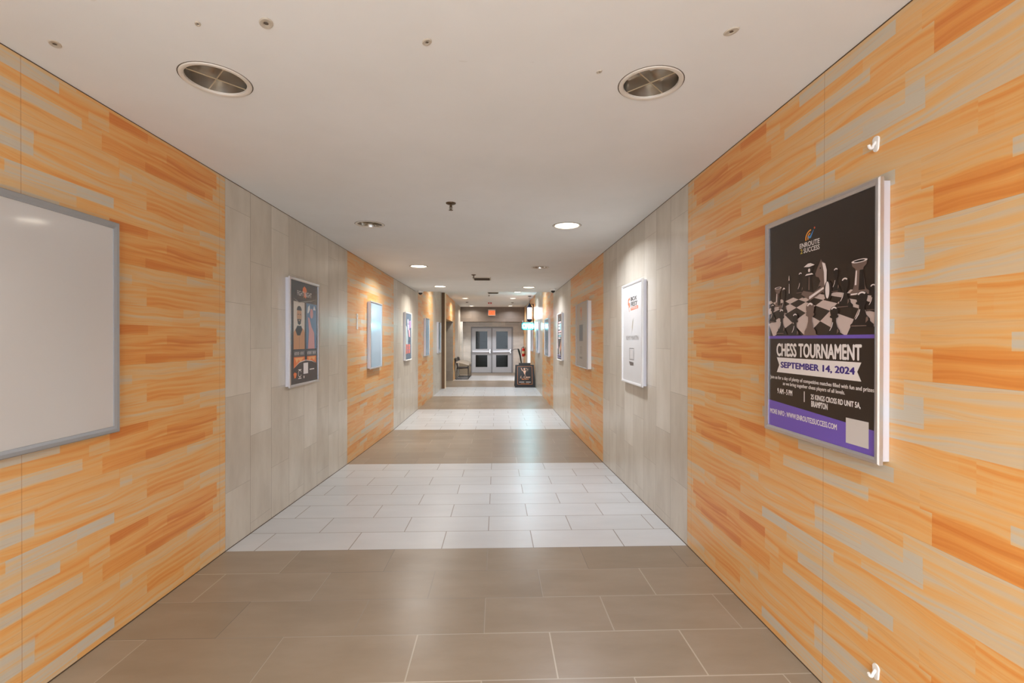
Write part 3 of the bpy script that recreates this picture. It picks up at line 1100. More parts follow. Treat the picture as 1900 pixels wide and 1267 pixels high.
# ---- R5, R6, R7, L3, L5, L6 plain glass panels
PBLUE_REFL = mat('white_panel_blue_reflection', (156, 186, 210), 0.12, noise=0.04, nscale=3)  # white panel with its blue reflection put into the base colour
PTEAL = mat('blue_grey_gloss_panel', (138, 158, 172), 0.15, noise=0.04, nscale=3)
for side, yc, ww, m_, lb in (('R', 11.37, 0.92, PTEAL, 'wide blank blue-grey panel on the right orange wood, just before the neon sign'), ('R', RY[5], WP, PBLUE_REFL, 'narrow blank pale panel on the far right grey tiles, below the neon sign'),
                             ('R', RY[6], WP, PTEAL, 'last blank panel on the right wall, behind the sidewalk sign'),
                             ('L', LY[1], WP, PBLUE_REFL, 'blank white glossy panel with painted blue reflection on the left wooden wall, nearest blank one'), ('L', LY[3], WP, PBLUE_REFL, 'slim blank pale panel on the left orange wood under the dome camera'),
                             ('L', LY[4], WP, PTEAL, 'last blank grey-blue panel on the left wall beside the brown column')):
    t, pw, ph, py, fw = frame_box(side, yc, ww, ZP0, ZP1, lb, 'silver framed wall posters', D=0.05)
    sheet(t, pw, ph, py, fw, m_, 'blank_panel')

# ---- L2 fight night poster
t, pw, ph, py, fw = frame_box('L', LY[0], WP, ZP0, ZP1, 'dark fight poster with a portrait and flames on the left grey tiles', 'silver framed wall posters')
NAVY = col(62, 70, 80, name='slate_print', rough=.2)
pr = sheet(t, pw, ph, py, fw, NAVY)
yt = py - 0.0004
SKIN = col(186, 140, 104, name='portrait_skin')
ROBE = col(196, 142, 100, name='robe_tan')
HAIR = col(38, 34, 36, name='portrait_hair')
PAPER = col(206, 196, 184, name='backdrop_cream')
STB = col(96, 124, 156, name='steel_blue_print')
PINK = col(206, 150, 150, name='dusty_pink_print')
FLM = col(222, 120, 66, name='flame_orange')
FLY = col(236, 176, 116, name='flame_yellow')
fig = [(0, rect(PX(.10), PX(.48), PZ(.335), PZ(.80))), (4, rect(PX(.54), PX(.94), PZ(.335), PZ(.80))),
       # left portrait
       (1, [(PX(.10), PZ(.335)), (PX(.10), PZ(.50)), (PX(.17), PZ(.535)), (PX(.24), PZ(.55)), (PX(.36), PZ(.55)), (PX(.45), PZ(.53)), (PX(.48), PZ(.50)), (PX(.48), PZ(.335))]),
       (2, [(PX(.16), PZ(.52)), (PX(.22), PZ(.565)), (PX(.36), PZ(.565)), (PX(.40), PZ(.53)), (PX(.32), PZ(.47)), (PX(.22), PZ(.47))]),
       (3, [(x, z) for x, z in ell(PX(.29), PZ(.665), pw * .085, ph * .085)]),
       (2, [(x, z) for x, z in ell(PX(.29), PZ(.715), pw * .085, ph * .045, 0, 180, 12)]),
       (2, [(PX(.22), PZ(.63)), (PX(.36), PZ(.63)), (PX(.34), PZ(.585)), (PX(.29), PZ(.572)), (PX(.24), PZ(.585))]),
       (3, rect(PX(.265), PX(.315), PZ(.612), PZ(.622))),
       (2, rect(PX(.235), PX(.275), PZ(.672), PZ(.680))), (2, rect(PX(.305), PX(.345), PZ(.672), PZ(.680))),
       (2, rect(PX(.285), PX(.290), PZ(.34), PZ(.46))),
       # right figure
       (5, [(PX(.60), PZ(.335)), (PX(.64), PZ(.52)), (PX(.60), PZ(.66)), (PX(.66), PZ(.65)), (PX(.74), PZ(.56)), (PX(.84), PZ(.50)), (PX(.86), PZ(.335))]),
       (6, [(PX(.58), PZ(.70)), (PX(.60), PZ(.76)), (PX(.66), PZ(.79)), (PX(.68), PZ(.74)), (PX(.62), PZ(.70))]), (6, [(PX(.80), PZ(.74)), (PX(.84), PZ(.79)), (PX(.90), PZ(.74))]),
       (5, ell(PX(.74), PZ(.70), .035, .045)),
       # name plates
       (7, rect(PX(.10), PX(.48), PZ(.262), PZ(.325))), (8, rect(PX(.54), PX(.94), PZ(.262), PZ(.325))),
       # flames
       (9, [(PX(.10), PZ(.26)), (PX(.10), PZ(.15)), (PX(.30), PZ(.205)), (PX(.48), PZ(.215)), (PX(.48), PZ(.26))]), (9, [(PX(.56), PZ(.26)), (PX(.56), PZ(.215)), (PX(.80), PZ(.205)), (PX(.92), PZ(.185)), (PX(.92), PZ(.26))]),
       (10, [(PX(.14), PZ(.25)), (PX(.20), PZ(.20)), (PX(.26), PZ(.235)), (PX(.34), PZ(.21)), (PX(.44), PZ(.25))]), (10, [(PX(.60), PZ(.25)), (PX(.66), PZ(.215)), (PX(.74), PZ(.24)), (PX(.84), PZ(.21)), (PX(.88), PZ(.25))]),
       # bottom arc, small emblems
       (6, [(PX(.08), PZ(.155)), (PX(.30), PZ(.21)), (PX(.52), PZ(.225)), (PX(.75), PZ(.21)), (PX(.94), PZ(.175)), (PX(.75), PZ(.204)), (PX(.52), PZ(.219)), (PX(.30), PZ(.203))]),
       (9, [(PX(.09), PZ(.10)), (PX(.13), PZ(.115)), (PX(.20), PZ(.10)), (PX(.17), PZ(.06)), (PX(.12), PZ(.055))]),
       (6, arc_band(PX(.305), PZ(.095), .026, .032, 20, 340, 14)), (6, rect(PX(.25), PX(.36), PZ(.13), PZ(.137))), (6, rect(PX(.25), PX(.36), PZ(.045), PZ(.052))),
       (6, rect(PX(.43), PX(.60), PZ(.085), PZ(.195))), (6, ell(PX(.45), PZ(.055), .010, .012)), (6, rect(PX(.66), PX(.84), PZ(.118), PZ(.128)))]
flat('fighters_picture', fig, [PAPER, ROBE, HAIR, SKIN, STB, PINK, PWHT, col(78, 78, 82, name='plate_grey'), col(78, 82, 90, name='plate_blue'), FLM, FLY], pr, yt, 0.00006)
yt2 = yt - 0.0016
for cx_, wn in ((.29, 10), (.74, 12)):      # the names cannot be read in the photo: a row of small upright strokes
    st_ = []
    for k in range(wn):
        if k == wn // 2:
            continue
        xa = cx_ - .165 + .33 * k / wn
        st_.append((0, rect(PX(xa), PX(xa + .010), PZ(.277), PZ(.309))))
        st_.append((0, rect(PX(xa), PX(xa + .022), PZ(.303 if k % 2 else .290), PZ(.309 if k % 2 else .296))))
    flat('name_lettering', st_, [PWHT], pr, yt2)
flat('logo_flame', [(0, [(PX(.42), PZ(.945)), (PX(.48), PZ(.965)), (PX(.54), PZ(.945)), (PX(.56), PZ(.915)), (PX(.52), PZ(.90)), (PX(.55), PZ(.86)), (PX(.51), PZ(.845)), (PX(.48), PZ(.86)), (PX(.45), PZ(.845)), (PX(.46), PZ(.89)), (PX(.41), PZ(.915))])], [FLM], pr, yt)
text('logo_lettering', 'FIGHT NIGHT', PX(.48), PZ(.885), pw * .52, ph * .048, PWHT, pr, yt - .0005, bold=.0)
flat('arched_rule', [(0, [(PX(.08), PZ(.83)), (PX(.28), PZ(.80)), (PX(.50), PZ(.815)), (PX(.75), PZ(.835)), (PX(.92), PZ(.855)), (PX(.75), PZ(.829)), (PX(.50), PZ(.808)), (PX(.28), PZ(.793))])], [col(150, 152, 150, name='rule_grey')], pr, yt)

# ---- L4 blue and red poster
t, pw, ph, py, fw = frame_box('L', LY[2], WP, ZP0, ZP1, 'blue poster with purple figure and red lettering on the left grey tiles', 'silver framed wall posters', face=WHITEP)
pr = sheet(t, pw, ph, py, fw, col(92, 118, 142, name='blue_print', rough=.2))
yt = py - 0.0004
fig = [(0, [(PX(.0), PZ(.33)), (PX(.0), PZ(.75)), (PX(.25), PZ(.70)), (PX(.45), PZ(.45)), (PX(.4), PZ(.33))]),
       (1, ell(PX(.42), PZ(.82), .07, .055)), (1, [(PX(.3), PZ(.76)), (PX(.58), PZ(.76)), (PX(.66), PZ(.62)), (PX(.4), PZ(.64))]),
       (2, [(PX(.6), PZ(.84)), (PX(.9), PZ(.86)), (PX(.92), PZ(.70)), (PX(.66), PZ(.68))]),
       (3, [(PX(.45), PZ(.66)), (PX(.75), PZ(.64)), (PX(.8), PZ(.48)), (PX(.55), PZ(.50))]), (4, [(PX(.5), PZ(.5)), (PX(.82), PZ(.48)), (PX(.75), PZ(.37)), (PX(.5), PZ(.38))]),
       (5, rect(PX(.02), PX(.16), PZ(.12), PZ(.335))), (5, rect(PX(.20), PX(.42), PZ(.13), PZ(.33))), (5, rect(PX(.48), PX(.78), PZ(.13), PZ(.33))),
       (6, rect(PX(.08), PX(.74), PZ(.20), PZ(.215))), (6, rect(PX(.08), PX(.74), PZ(.265), PZ(.275)))]
flat('dancer_picture', fig, [col(176, 196, 206, name='mist_blue_ink'), col(206, 196, 226, name='lilac_ink'), col(172, 130, 186, name='violet_ink'), col(226, 160, 178, name='rose_ink'), col(70, 80, 106, name='indigo_ink'), col(220, 120, 110, name='red_ink'), col(150, 120, 150, name='mauve_ink')], pr, yt, .0001)

# ================================================================== SMALL WALL AND CEILING THINGS
def wall_hook(side, y, z, h, label):
    s = -1 if side == 'R' else 1
    t = thing('adhesive_hook', label, 'hook', (XR if side == 'R' else XL, y, z), -math.pi / 2 if side == 'R' else math.pi / 2, 'white plastic hooks on the right wall')
    bm = bmesh.new()
    n = 16
    # rounded base plate
    outl = ell(0, h * .30, .014, .012, 0, 180, 8) + ell(0, -h * .30, .011, .010, 180, 360, 8)
    a = [bm.verts.new((x, 0, z_)) for x, z_ in outl]
    b = [bm.verts.new((x * .9, -0.004, z_ * .97)) for x, z_ in outl]
    for i in range(len(a)):
        bm.faces.new((a[i], a[(i + 1) % len(a)], b[(i + 1) % len(a)], b[i]))
    bm.faces.new(b)
    bm.faces.new(list(reversed(a)))
    bmesh.ops.recalc_face_normals(bm, faces=bm.faces)
    mesh_obj('base_plate', bm, WHITEP, t)
    bm = bmesh.new()
    tube(bm, rounded_path([(0, -.003, h * .15), (0, -.010, -h * .05), (0, -.016, -h * .30), (0, -.024, -h * .22), (0, -.026, -h * .05)], .006), .0045, 8)
    mesh_obj('hook_arm', bm, WHITEP, t, smooth=True)


wall_hook('R', 1.513, 2.175, 0.05, 'white adhesive hook above the chess poster')
wall_hook('R', 1.504, 0.440, 0.05, 'white adhesive hook low on the right wall below the chess poster')
t = thing('adhesive_strip', 'tall white plastic strip on the left wood between the grey tiles and the blue-tinted panel', 'strip', (XL, 5.85, 1.655), math.pi / 2)
bm = bmesh.new()
for z0, z1, wa, wb in ((0, .012, .014, .024), (.012, .07, .024, .019), (.07, .12, .019, .011), (.12, .145, .011, .024), (.145, .192, .024, .020)):
    vs = [bm.verts.new(p) for p in ((-wa, 0, z0), (wa, 0, z0), (wb, 0, z1), (-wb, 0, z1), (-wa, -.009, z0), (wa, -.009, z0), (wb, -.009, z1), (-wb, -.009, z1))]
    for f in ((0, 1, 5, 4), (1, 2, 6, 5), (2, 3, 7, 6), (3, 0, 4, 7), (4, 5, 6, 7)):
        bm.faces.new([vs[i] for i in f])
bmesh.ops.recalc_face_normals(bm, faces=bm.faces)
mesh_obj('strip_body', bm, WHITEP, t)
bm = bmesh.new()
box(bm, -.007, .007, -.014, -.009, .150, .180, bevel=.002)
mesh_obj('clip', bm, WHITEP, t)

PLUG = mat('anchor_plastic', (186, 176, 160), 0.5)
PLUGD = mat('anchor_hole', (96, 84, 70), 0.8)
for x, y, r, lb in ((-1.534, 1.69, .012, 'scarred screw hole in the near ceiling at the far left'), (-0.748, 1.556, .014, 'oval plastic anchor in the ceiling left of centre'), (-0.241, 1.635, .010, 'small plastic anchor in the middle of the near ceiling'),
                    (0.778, 1.543, .012, 'plastic anchor in the ceiling near the right downlight'), (0.391, 1.792, .006, 'tiny screw hole left of the right near downlight'), (-0.971, 1.566, .006, 'tiny screw hole above the left near downlight')):
    t = thing('ceiling_anchor', lb, 'anchor', (x, y, ZC), 0.6, 'anchors left in the near ceiling')
    bm = bmesh.new()
    lathe(bm, [(r * 1.5, 0), (r * 1.3, -.003), (r * .7, -.003), (r * .5, -.001)], n=16, cap=False)
    for v in bm.verts:
        v.co.y *= 1.5
    mesh_obj('collar', bm, PLUG, t, smooth=True)
    bm = bmesh.new()
    lathe(bm, [(0.0003, -.0012), (r * .55, -.0012)], n=12, cap=False)
    mesh_obj('hole', bm, PLUGD, t)

BRASS = mat('sprinkler_bronze', (92, 74, 54), 0.35, 0.8)


def sprinkler(x, y, zc, lb):
    t = thing('fire_sprinkler', lb, 'sprinkler', (x, y, zc), 0, 'ceiling sprinklers')
    bm = bmesh.new()
    lathe(bm, [(.038, 0), (.036, -.006), (.022, -.012), (.012, -.013)], n=24)
    mesh_obj('escutcheon', bm, BRASS, t, smooth=True)
    bm = bmesh.new()
    lathe(bm, [(.009, -.013), (.009, -.028), (.005, -.032), (.003, -.05)], n=12)
    for s in (-1, 1):
        tube(bm, [(s * .008, 0, -.026), (s * .011, 0, -.038), (s * .002, 0, -.052)], .0022, 6)
    mesh_obj('frame', bm, BRASS, t, smooth=True)
    bm = bmesh.new()
    lathe(bm, [(.002, -.052), (.016, -.053), (.016, -.055), (.002, -.056)], n=18)
    mesh_obj('deflector', bm, BRASS, t)


sprinkler(-.344, 3.55, ZC, 'bronze fire sprinkler in the middle of the near ceiling')
sprinkler(-.363, 7.45, ZC, 'bronze fire sprinkler just in front of the first ceiling vent')
sprinkler(-.25, 15.5, ZF, 'fire sprinkler in the high ceiling behind the far vent')


def vent(x, y, zc, s, lb):
    t = thing('ceiling_vent', lb, 'vent', (x, y, zc), 0, 'square ceiling vents')
    bm = bmesh.new()
    fr_ = mat('vent_frame', (186, 176, 160), 0.5)
    for a in (-1, 1):
        box(bm, -s / 2, s / 2, min(a * s / 2, a * (s / 2 - .02)), max(a * s / 2, a * (s / 2 - .02)), -.012, 0)
        box(bm, min(a * s / 2, a * (s / 2 - .02)), max(a * s / 2, a * (s / 2 - .02)), -s / 2 + .02, s / 2 - .02, -.012, 0)
    mesh_obj('vent_frame', bm, fr_, t)
    bm = bmesh.new()
    box(bm, -s / 2 + .02, s / 2 - .02, -s / 2 + .02, s / 2 - .02, -.002, 0)
    mesh_obj('duct_shadow', bm, mat('vent_inside', (40, 32, 26), 0.8), t)
    n = 6
    for k in range(n):
        yy_ = -s / 2 + .03 + (s - .06) * (k + .5) / n
        bm = bmesh.new()
        vs = [bm.verts.new(p) for p in ((-s / 2 + .02, yy_ - .012, -.003), (s / 2 - .02, yy_ - .012, -.003), (s / 2 - .02, yy_ + .010, -.020), (-s / 2 + .02, yy_ + .010, -.020))]
        bm.faces.new(vs)
        bmesh.ops.solidify(bm, geom=bm.faces[:], thickness=.0015)
        mesh_obj('slat', bm, mat('vent_slat', (104, 90, 72), 0.5), t)


vent(-.245, 7.90, ZC, .30, 'square dark-slatted vent in the middle of the low ceiling')
vent(-.11, 14.75, ZF, .34, 'dark vent in the high ceiling just past the low ceiling edge')


def dome(x, y, zc, lb):
    t = thing('dome_camera', lb, 'security camera', (x, y, zc), 0, 'dome cameras at the ceiling edge')
    bm = bmesh.new()
    lathe(bm, [(.058, 0), (.060, -.012), (.056, -.034), (.046, -.042)], n=28)
    mesh_obj('housing', bm, WHITEP, t, smooth=True)
    bm = bmesh.new()
    lathe(bm, [(.043, -.042), (.040, -.056), (.030, -.072), (.016, -.081), (.0005, -.084)], n=24, cap=False)
    mesh_obj('lens_dome', bm, mat('smoked_dome', (14, 14, 16), 0.1), t, smooth=True)


dome(1.13, 9.42, ZC, 'white dome security camera on the ceiling by the right wall')
dome(-1.60, 9.95, ZC, 'dome security camera on the ceiling by the left wall')

# red strobe on the far ceiling
t = thing('fire_alarm', 'red fire alarm strobe on the high ceiling before the exit sign', 'alarm', (-.265, 18.57, ZF))
bm = bmesh.new()
box(bm, -.07, .07, -.05, .05, -.055, 0, bevel=.01)
mesh_obj('housing', bm, mat('alarm_red', (190, 40, 28), 0.4), t)
bm = bmesh.new()
box(bm, -.025, .025, -.06, -.05, -.045, -.012)
mesh_obj('strobe_lens', bm, WHITEP, t)
for x, y, lb in ((-1.15, 18.4, 'small grey ceiling detector above the chairs'), (.62, 18.5, 'small grey ceiling detector on the right of the high ceiling')):
    bm = bmesh.new()
    lathe(bm, [(.055, 0), (.055, -.012), (.040, -.022), (.038, -.034), (.02, -.038)], x * 0, 0, n=24)
    o = mesh_obj('smoke_detector', bm, mat('detector_grey', (150, 146, 140), 0.5), None, smooth=True)
    o.location = (x, y, ZF)
    tag(o, lb, 'detector', 'ceiling detectors')

# exit sign
t = thing('exit_sign', 'lit red exit sign in a pale frame on the brown bulkhead above the doors', 'sign', (-.215, YB, 2.60))
bm = bmesh.new()
box(bm, -.165, .165, -.06, 0, 0.0, .29, bevel=.006)
mesh_obj('housing', bm, mat('exit_housing', (196, 190, 178), 0.4), t)
bm = bmesh.new()
box(bm, -.142, .142, -.0625, -.0595, .03, .235)
mesh_obj('face', bm, mat('exit_face', (230, 120, 80), 0.4, emit=(255, 130, 80), estr=.5), t)
text('exit_lettering', 'EXIT', 0, .132, .24, .14, mat('exit_red', (230, 50, 20), 0.4, emit=(255, 60, 24), estr=2.0), t, -.0632, bold=.03)

# ================================================================== BARBER THINGS
# pole lamp
t = thing('barber_pole_lamp', 'lit white barber pole lamp hung on a black bracket at the right wall', 'lamp', (1.105, 15.78, 2.13))


def pole_material():
    g = NG('lit_barber_stripes')
    ang = g.M('ARCTAN2', g.y, g.x)
    tt = g.M('FRACT', g.M('ADD', g.M('DIVIDE', ang, 2 * math.pi), g.M('MULTIPLY', g.z, 5.0)))
    c = g.ramp(tt, [(0.0, (0.95, 0.97, 1, 1)), (0.45, (0.95, 0.97, 1, 1)), (0.5, (1.0, 0.35, 0.35, 1)), (0.62, (1.0, 0.35, 0.35, 1)), (0.67, (0.95, 0.97, 1, 1)), (0.84, (0.95, 0.97, 1, 1)), (0.88, (0.4, 0.5, 1.0, 1)), (0.98, (0.4, 0.5, 1, 1))])
    g.put(g.b.inputs['Emission Color'], c)
    g.b.inputs['Emission Strength'].default_value = 15.0
    g.put(g.b.inputs['Base Color'], c)
    g.b.inputs['Roughness'].default_value = 0.2
    return g.m


NAVYP = mat('navy_lamp_metal', (34, 44, 74), 0.3, 0.5)
bm = bmesh.new()
lathe(bm, [(.066, .10), (.066, .48)], n=32)
mesh_obj('glass_tube', bm, pole_material(), t, smooth=True)
bm = bmesh.new()
lathe(bm, [(.074, .475), (.086, .482), (.090, .50), (.06, .54), (.035, .58), (.018, .60), (.012, .635)], n=32)
mesh_obj('top_cap', bm, NAVYP, t, smooth=True)
bm = bmesh.new()
lathe(bm, [(.03, .0), (.055, .012), (.085, .045), (.086, .075), (.072, .105)], n=32)
mesh_obj('bottom_cap', bm, NAVYP, t, smooth=True)
bm = bmesh.new()
box(bm, .112, .143, -.015, .015, -.04, .60, bevel=.003)
tube(bm, rounded_path([(.125, 0, .56), (.08, 0, .60), (.0, 0, .575)], .03), .008, 8)
tube(bm, [(.125, 0, .06), (.075, 0, .06)], .008, 8)
mesh_obj('wall_bracket', bm, BLACK, t)
for dx in (-.006, .010):
    bm = bmesh.new()
    tube(bm, [(dx, 0, .62), (dx * 2.2, 0, .75), (dx, 0, .862)], .003, 6)
    mesh_obj('cable', bm, mat('cable_brown', (90, 64, 50), .6), t)
bm = bmesh.new()
box(bm, -.05, .05, -.03, .03, .848, .8695, bevel=.004)
mesh_obj('ceiling_canopy', bm, BLACK, t)

# OPEN sign
t = thing('open_sign', 'glowing cyan-white neon OPEN sign facing down the corridor under the pole lamp', 'sign', (1.035, 15.60, 1.86))
bm = bmesh.new()
box(bm, -.205, .205, 0.0, .018, 0.0, .245, bevel=.006)
mesh_obj('backing_panel', bm, mat('teal_backing', (24, 70, 84), .3), t)
NEON = mat('neon_cyan_white', (220, 255, 255), .4, emit=(150, 240, 255), estr=38.0)
NEON2 = mat('neon_teal', (60, 220, 230), .4, emit=(40, 215, 240), estr=9.0)
bm = bmesh.new()
me = text_mesh('OPEN', .34, .150, bold=.045)
bm.from_mesh(me)
for v in bm.verts:
    v.co.y -= .016
    v.co.z += .125
r = bmesh.ops.extrude_face_region(bm, geom=bm.faces[:])
for v in r['geom']:
    if isinstance(v, bmesh.types.BMVert):
        v.co.y += .012
bmesh.ops.recalc_face_normals(bm, faces=bm.faces)
mesh_obj('neon_lettering', bm, NEON, t)
bm = bmesh.new()
op = []
for k in range(33):
    a = 2 * math.pi * k / 32
    ca, sa = math.cos(a), math.sin(a)
    op.append((.188 * math.copysign(abs(ca) ** .45, ca), -.010, .1225 + .108 * math.copysign(abs(sa) ** .45, sa)))
tube(bm, op, .005, 8)
mesh_obj('neon_border', bm, NEON2, t, smooth=True)
bm = bmesh.new()
box(bm, -.175, -.160, .004, .012, .245, .31)
box(bm, .160, .175, .004, .012, .245, .27)
box(bm, .195, .2125, .0, .02, .09, .16)
mesh_obj('hanger', bm, WHITEP, t)

# A-frame sidewalk sign
t = thing('sidewalk_sign', 'black A-frame sidewalk sign with orange border and barber artwork, by the right wall', 'sign', (.915, 15.12, 0))
BP = mat('black_sign_plastic', (26, 25, 26), .45)


def slab(bm, half_w0, half_w1, y0_, y1_, z0_, z1_, th=.022, dirn=1):
    vs = [bm.verts.new(p) for p in ((-half_w0, y0_, z0_), (half_w0, y0_, z0_), (half_w1, y1_, z1_), (-half_w1, y1_, z1_))]
    vb = [bm.verts.new((v.co.x, v.co.y + th * dirn, v.co.z)) for v in vs]
    bm.faces.new(vs)
    bm.faces.new(list(reversed(vb)))
    for i in range(4):
        bm.faces.new((vs[i], vb[i], vb[(i + 1) % 4], vs[(i + 1) % 4]))


bm = bmesh.new()
slab(bm, .325, .300, 0.0, .21, .07, .70, .024)
slab(bm, .31, .295, .20, .215, .69, .715, .05)
slab(bm, .19, .19, .205, .225, .71, .775, .04)
slab(bm, .326, .322, -.02, .0, .0, .075, .06)
bmesh.ops.recalc_face_normals(bm, faces=bm.faces)
fp = mesh_obj('front_panel', bm, BP, t)
bm = bmesh.new()
slab(bm, .325, .300, .50, .27, .0, .70, .024)
bmesh.ops.recalc_face_normals(bm, faces=bm.faces)
mesh_obj('rear_panel', bm, BP, t)
bm = bmesh.new()
tube(bm, [(-.302, .04, .25), (-.302, .44, .25)], .006, 6)
mesh_obj('side_strut', bm, BLACK, t)
hold = bpy.data.objects.new('printed_insert', None)
# the insert lies on the sloping panel
bm = bmesh.new()
W2, H2 = .50, .62
box(bm, -W2 / 2, W2 / 2, -.004, 0, 0, H2)
bpy.data.objects.remove(hold)
ins = mesh_obj('printed_insert', bm, mat('insert_black', (34, 30, 30), .3), t)
ins.location = (0, -.0005, .085)
ins.rotation_euler = (-math.atan2(.21, .63), 0, 0)
GOLD = mat('insert_orange', (228, 142, 78), .4)
PEACH = mat('insert_peach', (232, 186, 158), .4)
CREAM = mat('insert_cream', (226, 216, 206), .4)
b_ = .006
bo = [(0, rect(-W2 / 2 + .01, W2 / 2 - .01, H2 - .018, H2 - .010)), (0, rect(-W2 / 2 + .01, W2 / 2 - .01, .010, .018)), (0, rect(-W2 / 2 + .01, -W2 / 2 + .018, .01, H2 - .01)), (0, rect(W2 / 2 - .018, W2 / 2 - .01, .01, H2 - .01))]
flat('border', bo, [GOLD], ins, -.0045)
art = [(1, ell(-.01, .520, .030, .036)), (1, [(-.055, .465), (.045, .475), (.03, .41), (.012, .375), (.016, .335), (.002, .31), (-.006, .345), (-.03, .38)]),
       (1, [(-.125, .555), (-.105, .56), (-.075, .49), (-.05, .455), (-.065, .445), (-.095, .475)]),
       (0, arc_band(.085, .475, .018, .024, 0, 359, 14)), (0, arc_band(.115, .515, .010, .015, 0, 359, 12)), (0, [(.045, .535), (.06, .56), (.10, .50), (.092, .49)]), (0, [(-.03, .55), (.02, .56), (.015, .535), (-.028, .53)])]
flat('barber_artwork', art, [mat('insert_tan', (196, 166, 140), .4), PEACH], ins, -.0045)
text('name_lettering', 'L. Caso', .01, .255, .32, .075, PEACH, ins, -.0046, bold=.012, shear=.35)
text('name_lettering', 'Barbers', .01, .185, .22, .045, GOLD, ins, -.0046, bold=.01, shear=.3)
flat('service_lines', [(0, rect(-.185, -.02, .078, .094)), (0, rect(.03, .185, .078, .094)), (1, rect(-.14, .0, .034, .042)), (1, rect(.02, .14, .034, .042))], [CREAM, GOLD], ins, -.0045)

# dark slanted post with a thin arm behind the sidewalk sign
t = thing('slanted_arm_stand', 'dark slanted post with thin drooping arm rising behind the sidewalk sign', 'stand', (.93, 17.0, 0))
DG = mat('dark_green_black_metal', (26, 42, 40), .35, .3)
bm = bmesh.new()
lathe(bm, [(.15, 0), (.15, .018), (.05, .03), (.02, .05)], n=28)
mesh_obj('base', bm, DG, t, smooth=True)
bm = bmesh.new()
tube(bm, [(0, 0, .03), (-.02, 0, .45), (-.04, 0, .72), (-.075, 0, .95), (-.115, 0, 1.10), (-.15, 0, 1.20)], .02, 12, radii=[.018, .020, .022, .030, .036, .026])
mesh_obj('post', bm, DG, t, smooth=True)
bm = bmesh.new()
tube(bm, [(-.14, 0, 1.20), (-.20, 0, 1.19), (-.28, 0, 1.19), (-.34, 0, 1.16), (-.42, 0, 1.11)], .008, 8, radii=[.014, .009, .010, .008, .012])
mesh_obj('arm', bm, mat('dark_arm_metal', (70, 66, 64), .3, .5), t, smooth=True)

# fire extinguisher
t = thing('fire_extinguisher', 'red fire extinguisher on the far right wall beside the grey doors', 'fire extinguisher', (1.165, 20.5, .80))
bm = bmesh.new()
lathe(bm, [(.045, 0), (.06, .01), (.062, .03), (.062, .30), (.05, .345), (.022, .365), (.018, .385)], n=28)
mesh_obj('cylinder', bm, mat('extinguisher_red', (206, 38, 26), .3), t, smooth=True)
bm = bmesh.new()
lathe(bm, [(.0632, .13), (.0632, .24)], n=28, cap=False)
mesh_obj('paper_label', bm, mat('label_cream', (226, 214, 170), .5), t, smooth=True)
bm = bmesh.new()
lathe(bm, [(.02, .38), (.022, .41), (.012, .425)], n=14)
box(bm, -.02, .015, -.085, .03, .42, .432)
box(bm, -.015, .012, -.07, .03, .40, .41)
mesh_obj('valve_handle', bm, mat('valve_dark_green', (40, 66, 54), .4, .3), t)
bm = bmesh.new()
tube(bm, rounded_path([(-.02, 0, .40), (-.085, 0, .38), (-.088, 0, .12)], .04), .009, 8)
mesh_obj('hose', bm, BLACK, t, smooth=True)
bm = bmesh.new()
box(bm, .06, .084, -.02, .02, .05, .40)
mesh_obj('wall_bracket', bm, BLACK, t)


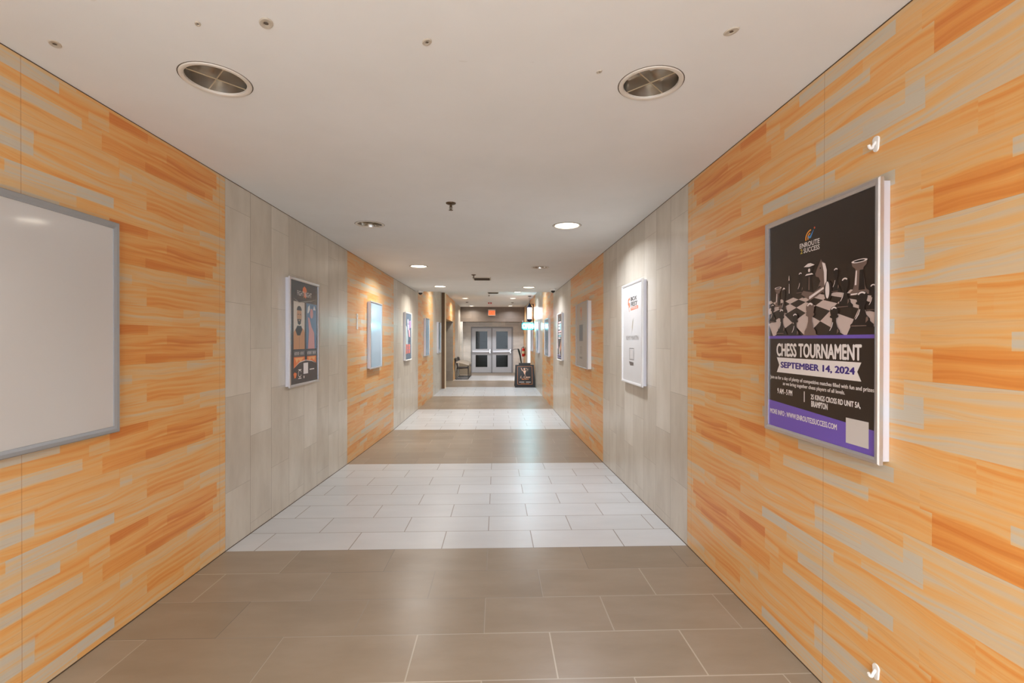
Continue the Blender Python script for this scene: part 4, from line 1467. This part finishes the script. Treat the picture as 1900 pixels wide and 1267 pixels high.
# ================================================================== CHAIRS
def chair_parts(t):
    fr_ = mat('black_chair_steel', (22, 22, 24), .3, .4)
    pad = mat('taupe_arm_pad', (214, 204, 190), .35)
    cloth = mat('dark_seat_cloth', (74, 68, 64), .8, noise=.12, nscale=60)
    # local: +x is the sitting direction (out from the wall), y is the width, origin on the floor at the back
    for s in (0.0, .54):
        bm = bmesh.new()
        tube(bm, rounded_path([(.05, s, .46), (.02, s, .30), (.0, s, .012), (.49, s, .012), (.46, s, .44), (.06, s, .41)], .03), .011, 8)
        mesh_obj('sled_base', bm, fr_, t, smooth=True)
        bm = bmesh.new()
        tube(bm, rounded_path([(.06, s, .42), (.03, s, .62), (-.02, s, .80)], .05), .011, 8)
        mesh_obj('back_post', bm, fr_, t, smooth=True)
        bm = bmesh.new()
        k = 0 if s else 1
        yy0, yy1 = s - .025, s + .025
        vs = []
        for x, z, th in ((.02, .685, .045), (.12, .695, .05), (.30, .655, .05), (.47, .60, .05), (.50, .575, .04)):
            vs.append([bm.verts.new(p) for p in ((x, yy0, z - th), (x, yy1, z - th), (x, yy1, z), (x, yy0, z))])
        for a, b in zip(vs, vs[1:]):
            for i in range(4):
                bm.faces.new((a[i], a[(i + 1) % 4], b[(i + 1) % 4], b[i]))
        bm.faces.new(list(reversed(vs[0])))
        bm.faces.new(vs[-1])
        bmesh.ops.recalc_face_normals(bm, faces=bm.faces)
        mesh_obj('armrest', bm, pad, t)
        bm = bmesh.new()
        tube(bm, [(.47, s, .57), (.465, s, .43)], .011, 8)
        mesh_obj('arm_post', bm, fr_, t, smooth=True)
    bm = bmesh.new()
    tube(bm, [(.0, 0, .012), (.0, .54, .012)], .010, 8)
    mesh_obj('floor_rail', bm, fr_, t, smooth=True)
    bm = bmesh.new()
    box(bm, .04, .49, .02, .52, .425, .475, bevel=.015)
    mesh_obj('seat', bm, cloth, t)
    bm = bmesh.new()
    vs = []
    for z, x, th in ((.48, .065, .025), (.60, .045, .03), (.72, .01, .028), (.82, -.03, .02)):
        vs.append([bm.verts.new(p) for p in ((x, .02, z), (x, .52, z), (x - th, .52, z), (x - th, .02, z))])
    for a, b in zip(vs, vs[1:]):
        for i in range(4):
            bm.faces.new((a[i], a[(i + 1) % 4], b[(i + 1) % 4], b[i]))
    bm.faces.new(list(reversed(vs[0])))
    bm.faces.new(vs[-1])
    bmesh.ops.recalc_face_normals(bm, faces=bm.faces)
    mesh_obj('backrest', bm, cloth, t)


c1 = thing('waiting_chair', 'nearer black steel waiting chair with taupe armrests, by the recess opening', 'chair', (XF + .05, 18.15, 0), 0, 'waiting chairs on the left')
chair_parts(c1)
c2 = c1.copy()
COL.objects.link(c2)
c2.location = (XF + .06, 19.35, 0)
c2['label'] = 'farther waiting chair with closed taupe sides, nearest the grey doors'
for ch in list(c1.children):
    d = ch.copy()
    COL.objects.link(d)
    d.parent = c2
for s in (0.0, .54):
    bm = bmesh.new()
    box(bm, .03, .48, s - .012, s + .012, .10, .60, bevel=.004)
    mesh_obj('side_panel', bm, mat('taupe_side_panel', (150, 136, 116), .5), c2)

# unseen lamp added inside the barber shop to brighten the door jamb
t = thing('shop_fill_panel', 'added fill ceiling panel, unseen inside the barber shop doorway', 'ceiling light', (2.3, 17.6, 2.6))
bm = bmesh.new()
box(bm, -.32, .32, -.32, .32, -.03, 0, bevel=.006)
mesh_obj('housing', bm, WHITEP, t)
bm = bmesh.new()
box(bm, -.29, .29, -.29, .29, -.034, -.0302)
mesh_obj('diffuser', bm, LENS, t)
ld = bpy.data.lights.new('lamp_light', 'AREA')
ld.shape = 'SQUARE'
ld.size = .55
ld.energy = 60
lo = bpy.data.objects.new('lamp_light', ld)
link(lo, t)
lo.location = (0, 0, -.036)

# dim fill lamp added in the vestibule beyond the doors
t = thing('vestibule_fill_lamp', 'small dim fill lamp added in the dark vestibule beyond the glass doors', 'ceiling light', (-.2, 23.0, 3.0))
bm = bmesh.new()
lathe(bm, [(.12, 0), (.12, -.03), (.10, -.04)], n=28)
mesh_obj('housing', bm, WHITEP, t, smooth=True)
bm = bmesh.new()
lathe(bm, [(.098, -.0405), (.085, -.055), (.05, -.065), (.0005, -.068)], n=28, cap=False)
mesh_obj('diffuser', bm, mat('dim_lens', (240, 236, 224), .5, emit=(255, 246, 230), estr=2.0), t, smooth=True)
ld = bpy.data.lights.new('lamp_light', 'AREA')
ld.shape = 'DISK'
ld.size = .16
ld.energy = 9
lo = bpy.data.objects.new('lamp_light', ld)
link(lo, t)
lo.location = (0, 0, -.075)
